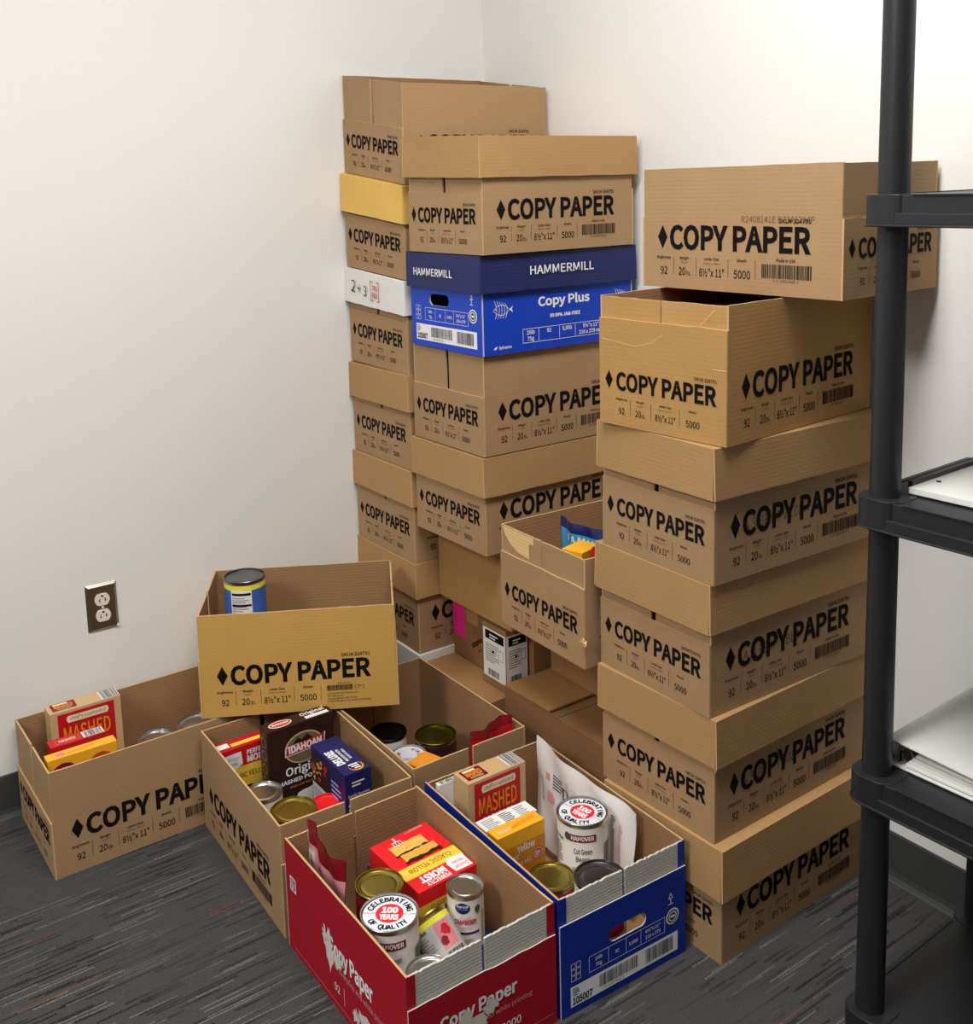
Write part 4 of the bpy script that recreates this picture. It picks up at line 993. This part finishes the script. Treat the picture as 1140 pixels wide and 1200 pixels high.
mb = MB(); mb.lathe([(0, 0, ivm), (.003, 0, ivm), (.003, .0015, ivm), (0, .0022, ivm)], 16, xf=Matrix.Rotation(R(90), 4, 'Y')); mb.build('screw', ot, loc=(.0055, 0, 0))
mb = MB(); mb.lathe([(0, 0, ivm), (.0035, 0, ivm), (.0032, .0025, ivm), (0, .0035, ivm)], 16, xf=Matrix.Rotation(R(90), 4, 'Y')); mb.build('corner_cap', ot, loc=(.003, .033, -.053))

# ------------------------------------------------------------------ black shelving
SX0, SX1, SY0, SY1 = 1.522, 2.20, -.434, -.028
SYAW = R(2.0)
sh = thing('shelving_unit', 'black plastic shelving unit along the right wall', 'shelving', (0, 0, 0), SYAW)
ox, oy = (SX0 + SX1) / 2, (SY0 + SY1) / 2
_pv = Vector((SX0 + .034, SY0 + .034)); _dv = Vector((ox, oy)) - _pv
sh.location = (_pv.x + _dv.x * math.cos(SYAW) - _dv.y * math.sin(SYAW), _pv.y + _dv.x * math.sin(SYAW) + _dv.y * math.cos(SYAW), 0)
def rrect(x0, x1, y0, y1, r, n=6):
    pts = []
    for cx, cy, a0 in ((x1 - r, y1 - r, 0), (x0 + r, y1 - r, 90), (x0 + r, y0 + r, 180), (x1 - r, y0 + r, 270)):
        for i in range(n + 1): a = R(a0 + 90 * i / n); pts.append((cx + r * math.cos(a), cy + r * math.sin(a)))
    return pts
LEV = [(.072, .060), (.482, .047), (.925, .047), (1.372, .046)]
PC = [(x, y) for x in (SX0 + .034, SX1 - .034) for y in (SY0 + .034, SY1 - .034)]
for zt, th in LEV:
    mb = MB(); xf = Matrix.Translation((-ox, -oy, 0))
    z0 = zt - th
    mb.prism(rrect(SX0 + .006, SX1 - .006, SY0 + .006, SY1 - .006, .024), z0 + .001, zt - .0015, BLKP, xf)
    mb.prism(rrect(SX0 - .003, SX1 + .003, SY0 - .003, SY1 + .003, .032), z0, z0 + .0035, BLKP, xf)
    mb.prism(rrect(SX0 + .0015, SX1 - .0015, SY0 + .0015, SY1 - .0015, .029), z0 + .0030, z0 + th * .42, BLKP, xf)
    for (cx, cy) in PC:
        sx = -1 if cx < ox else 1; sy = -1 if cy < oy else 1
        a, b = sorted((SX0 if sx < 0 else SX1, cx - sx * .040)); c_, e = sorted((SY0 if sy < 0 else SY1, cy - sy * .040))
        mb.prism(rrect(a, b, c_, e, .026), z0 + .002, zt, BLKP, xf)
    mb.box(SX0 + .08, SX1 - .08, SY0 + .004, SY0 + .012, zt - .003, zt, BLKP, xf=xf)
    mb.box(SX0 + .004, SX0 + .012, SY0 + .08, SY1 - .08, zt - .003, zt, BLKP, xf=xf)
    mb.build('shelf', sh, bevel=.0012)
zs = [z for z, _ in LEV] + [1.86]
for (cx, cy) in PC:
    for i in range(len(LEV)):
        top = zs[i + 1] - (LEV[i + 1][1] if i + 1 < len(LEV) else 0)
        mb = MB(); mb.lathe([(0, zs[i] - .002, BLKP), (.0225, zs[i] - .002, BLKP), (.0215, top + .003, BLKP), (0, top + .003, BLKP)], 30, xf=Matrix.Translation((cx - ox, cy - oy, 0)))
        mb.build('post', sh, smooth=True)

# binders on the shelves
wv = flat('white_vinyl', (236, 235, 232), .28, spec=.5, noise=.02)
def binder(label, loc, wd, dp, th, rz=0.0, lift=0.0):
    """ring binder lying flat, spine (rounded) at local x = 0, open end facing -y"""
    t = thing('ring_binder', label, 'binder', loc, rz, 'binders on the shelves')
    k = .0028
    mb = MB(); mb.box(.006, wd, 0, dp, .0005, .0005 + k, wv); mb.build('back_cover', t, bevel=.001)
    xf = Matrix.Translation((.006, 0, th)) @ Matrix.Rotation(lift, 4, 'Y') @ Matrix.Translation((-.006, 0, 0))
    mb = MB(); mb.box(.006, wd, 0, dp, -k, 0, wv, xf=xf); mb.build('front_cover', t, bevel=.001)
    n = 8; pr = []
    for i in range(n + 1):
        a = math.pi / 2 + math.pi * i / n
        sx = .006 * abs(math.cos(a)) ** .6; sz = math.copysign(abs(math.sin(a)) ** .35, math.sin(a))
        pr.append((.006 - sx, th / 2 + (th / 2 - .0004) * sz))
    inn = [(x + (k if 0 < i < n else 0) , th / 2 + (z - th / 2) * (1 - 2 * k / th)) for i, (x, z) in enumerate(pr)]
    mb = MB(); lp = pr + inn[::-1]; m_ = len(lp)
    mb.add([(x, 0, z) for x, z in lp] + [(x, dp, z) for x, z in lp], [(i, i + 1, m_ + i + 1, m_ + i) for i in range(m_ - 1)] + [(q_, q_ + 1, m_ - 2 - q_, m_ - 1 - q_) for q_ in range(n)], wv); mb.build('spine', t)
    for i in range(4):
        mb = MB(); z_ = .006 + i * (th - .016) / 5
        mb.box(.035 + .004 * i, wd - .008, .004 + .003 * i, dp - .006, z_, z_ + (th - .016) / 7, WHP, xf=Matrix.Rotation(lift * .12 * i, 4, 'Y')); mb.build('paper_sheets', t)
    mb = MB(); mb.box(.006, .030, .02, dp - .02, .0035, .0055, STEEL); cl = mb.build('ring_rail', t)
    mb = MB(); mb.box(.012, .026, .006, .022, .0055, .009, STEEL); mb.box(.013, .017, .004, .010, .008, .020, STEEL); mb.box(.022, .027, .008, .012, .008, .024, STEELD); mb.build('clasp', t, bevel=.0005)
    mb = MB(); N_ = 16
    for i in range(N_):
        a, b = math.pi * i / N_, math.pi * (i + 1) / N_
        for (r0, r1) in ((.0115, .0135),):
            mb.add([(.019 + r0 * math.cos(a), .03, .0055 + 1.6 * r0 * math.sin(a)), (.019 + r1 * math.cos(a), .03, .0055 + 1.6 * r1 * math.sin(a)), (.019 + r1 * math.cos(b), .03, .0055 + 1.6 * r1 * math.sin(b)), (.019 + r0 * math.cos(b), .03, .0055 + 1.6 * r0 * math.sin(b)), (.019 + r0 * math.cos(a), .032, .0055 + 1.6 * r0 * math.sin(a)), (.019 + r1 * math.cos(a), .032, .0055 + 1.6 * r1 * math.sin(a)), (.019 + r1 * math.cos(b), .032, .0055 + 1.6 * r1 * math.sin(b)), (.019 + r0 * math.cos(b), .032, .0055 + 1.6 * r0 * math.sin(b))], [(0, 1, 2, 3), (7, 6, 5, 4), (1, 5, 6, 2), (0, 3, 7, 4)], STEEL)
    mb.build('ring', t)
    return t
binder('white ring binder with metal clasp on the lower shelf', (1.549, -.372, .4825), .27, .285, .044, rz=SYAW, lift=.05)
t = thing('display_board', 'white board with black edge strip and eyelets on the middle shelf', 'board', (1.576, -.372, .9255), SYAW)
mb = MB(); mb.box(0, .34, 0, .285, .0005, .010, wv); mb.build('panel', t, bevel=.0015)
mb = MB(); mb.box(-.008, 0, .012, .288, .0005, .017, BLKP); mb.build('edge_strip', t, bevel=.001)
for u_ in (.06, .17):
    mb = MB(); mb.lathe([(.0015, 0, INK), (.0035, 0, INK), (.0035, .001, INK), (.0015, .001, INK)], 14, xf=Matrix.Translation((.014, u_, .010))); mb.build('eyelet', t)
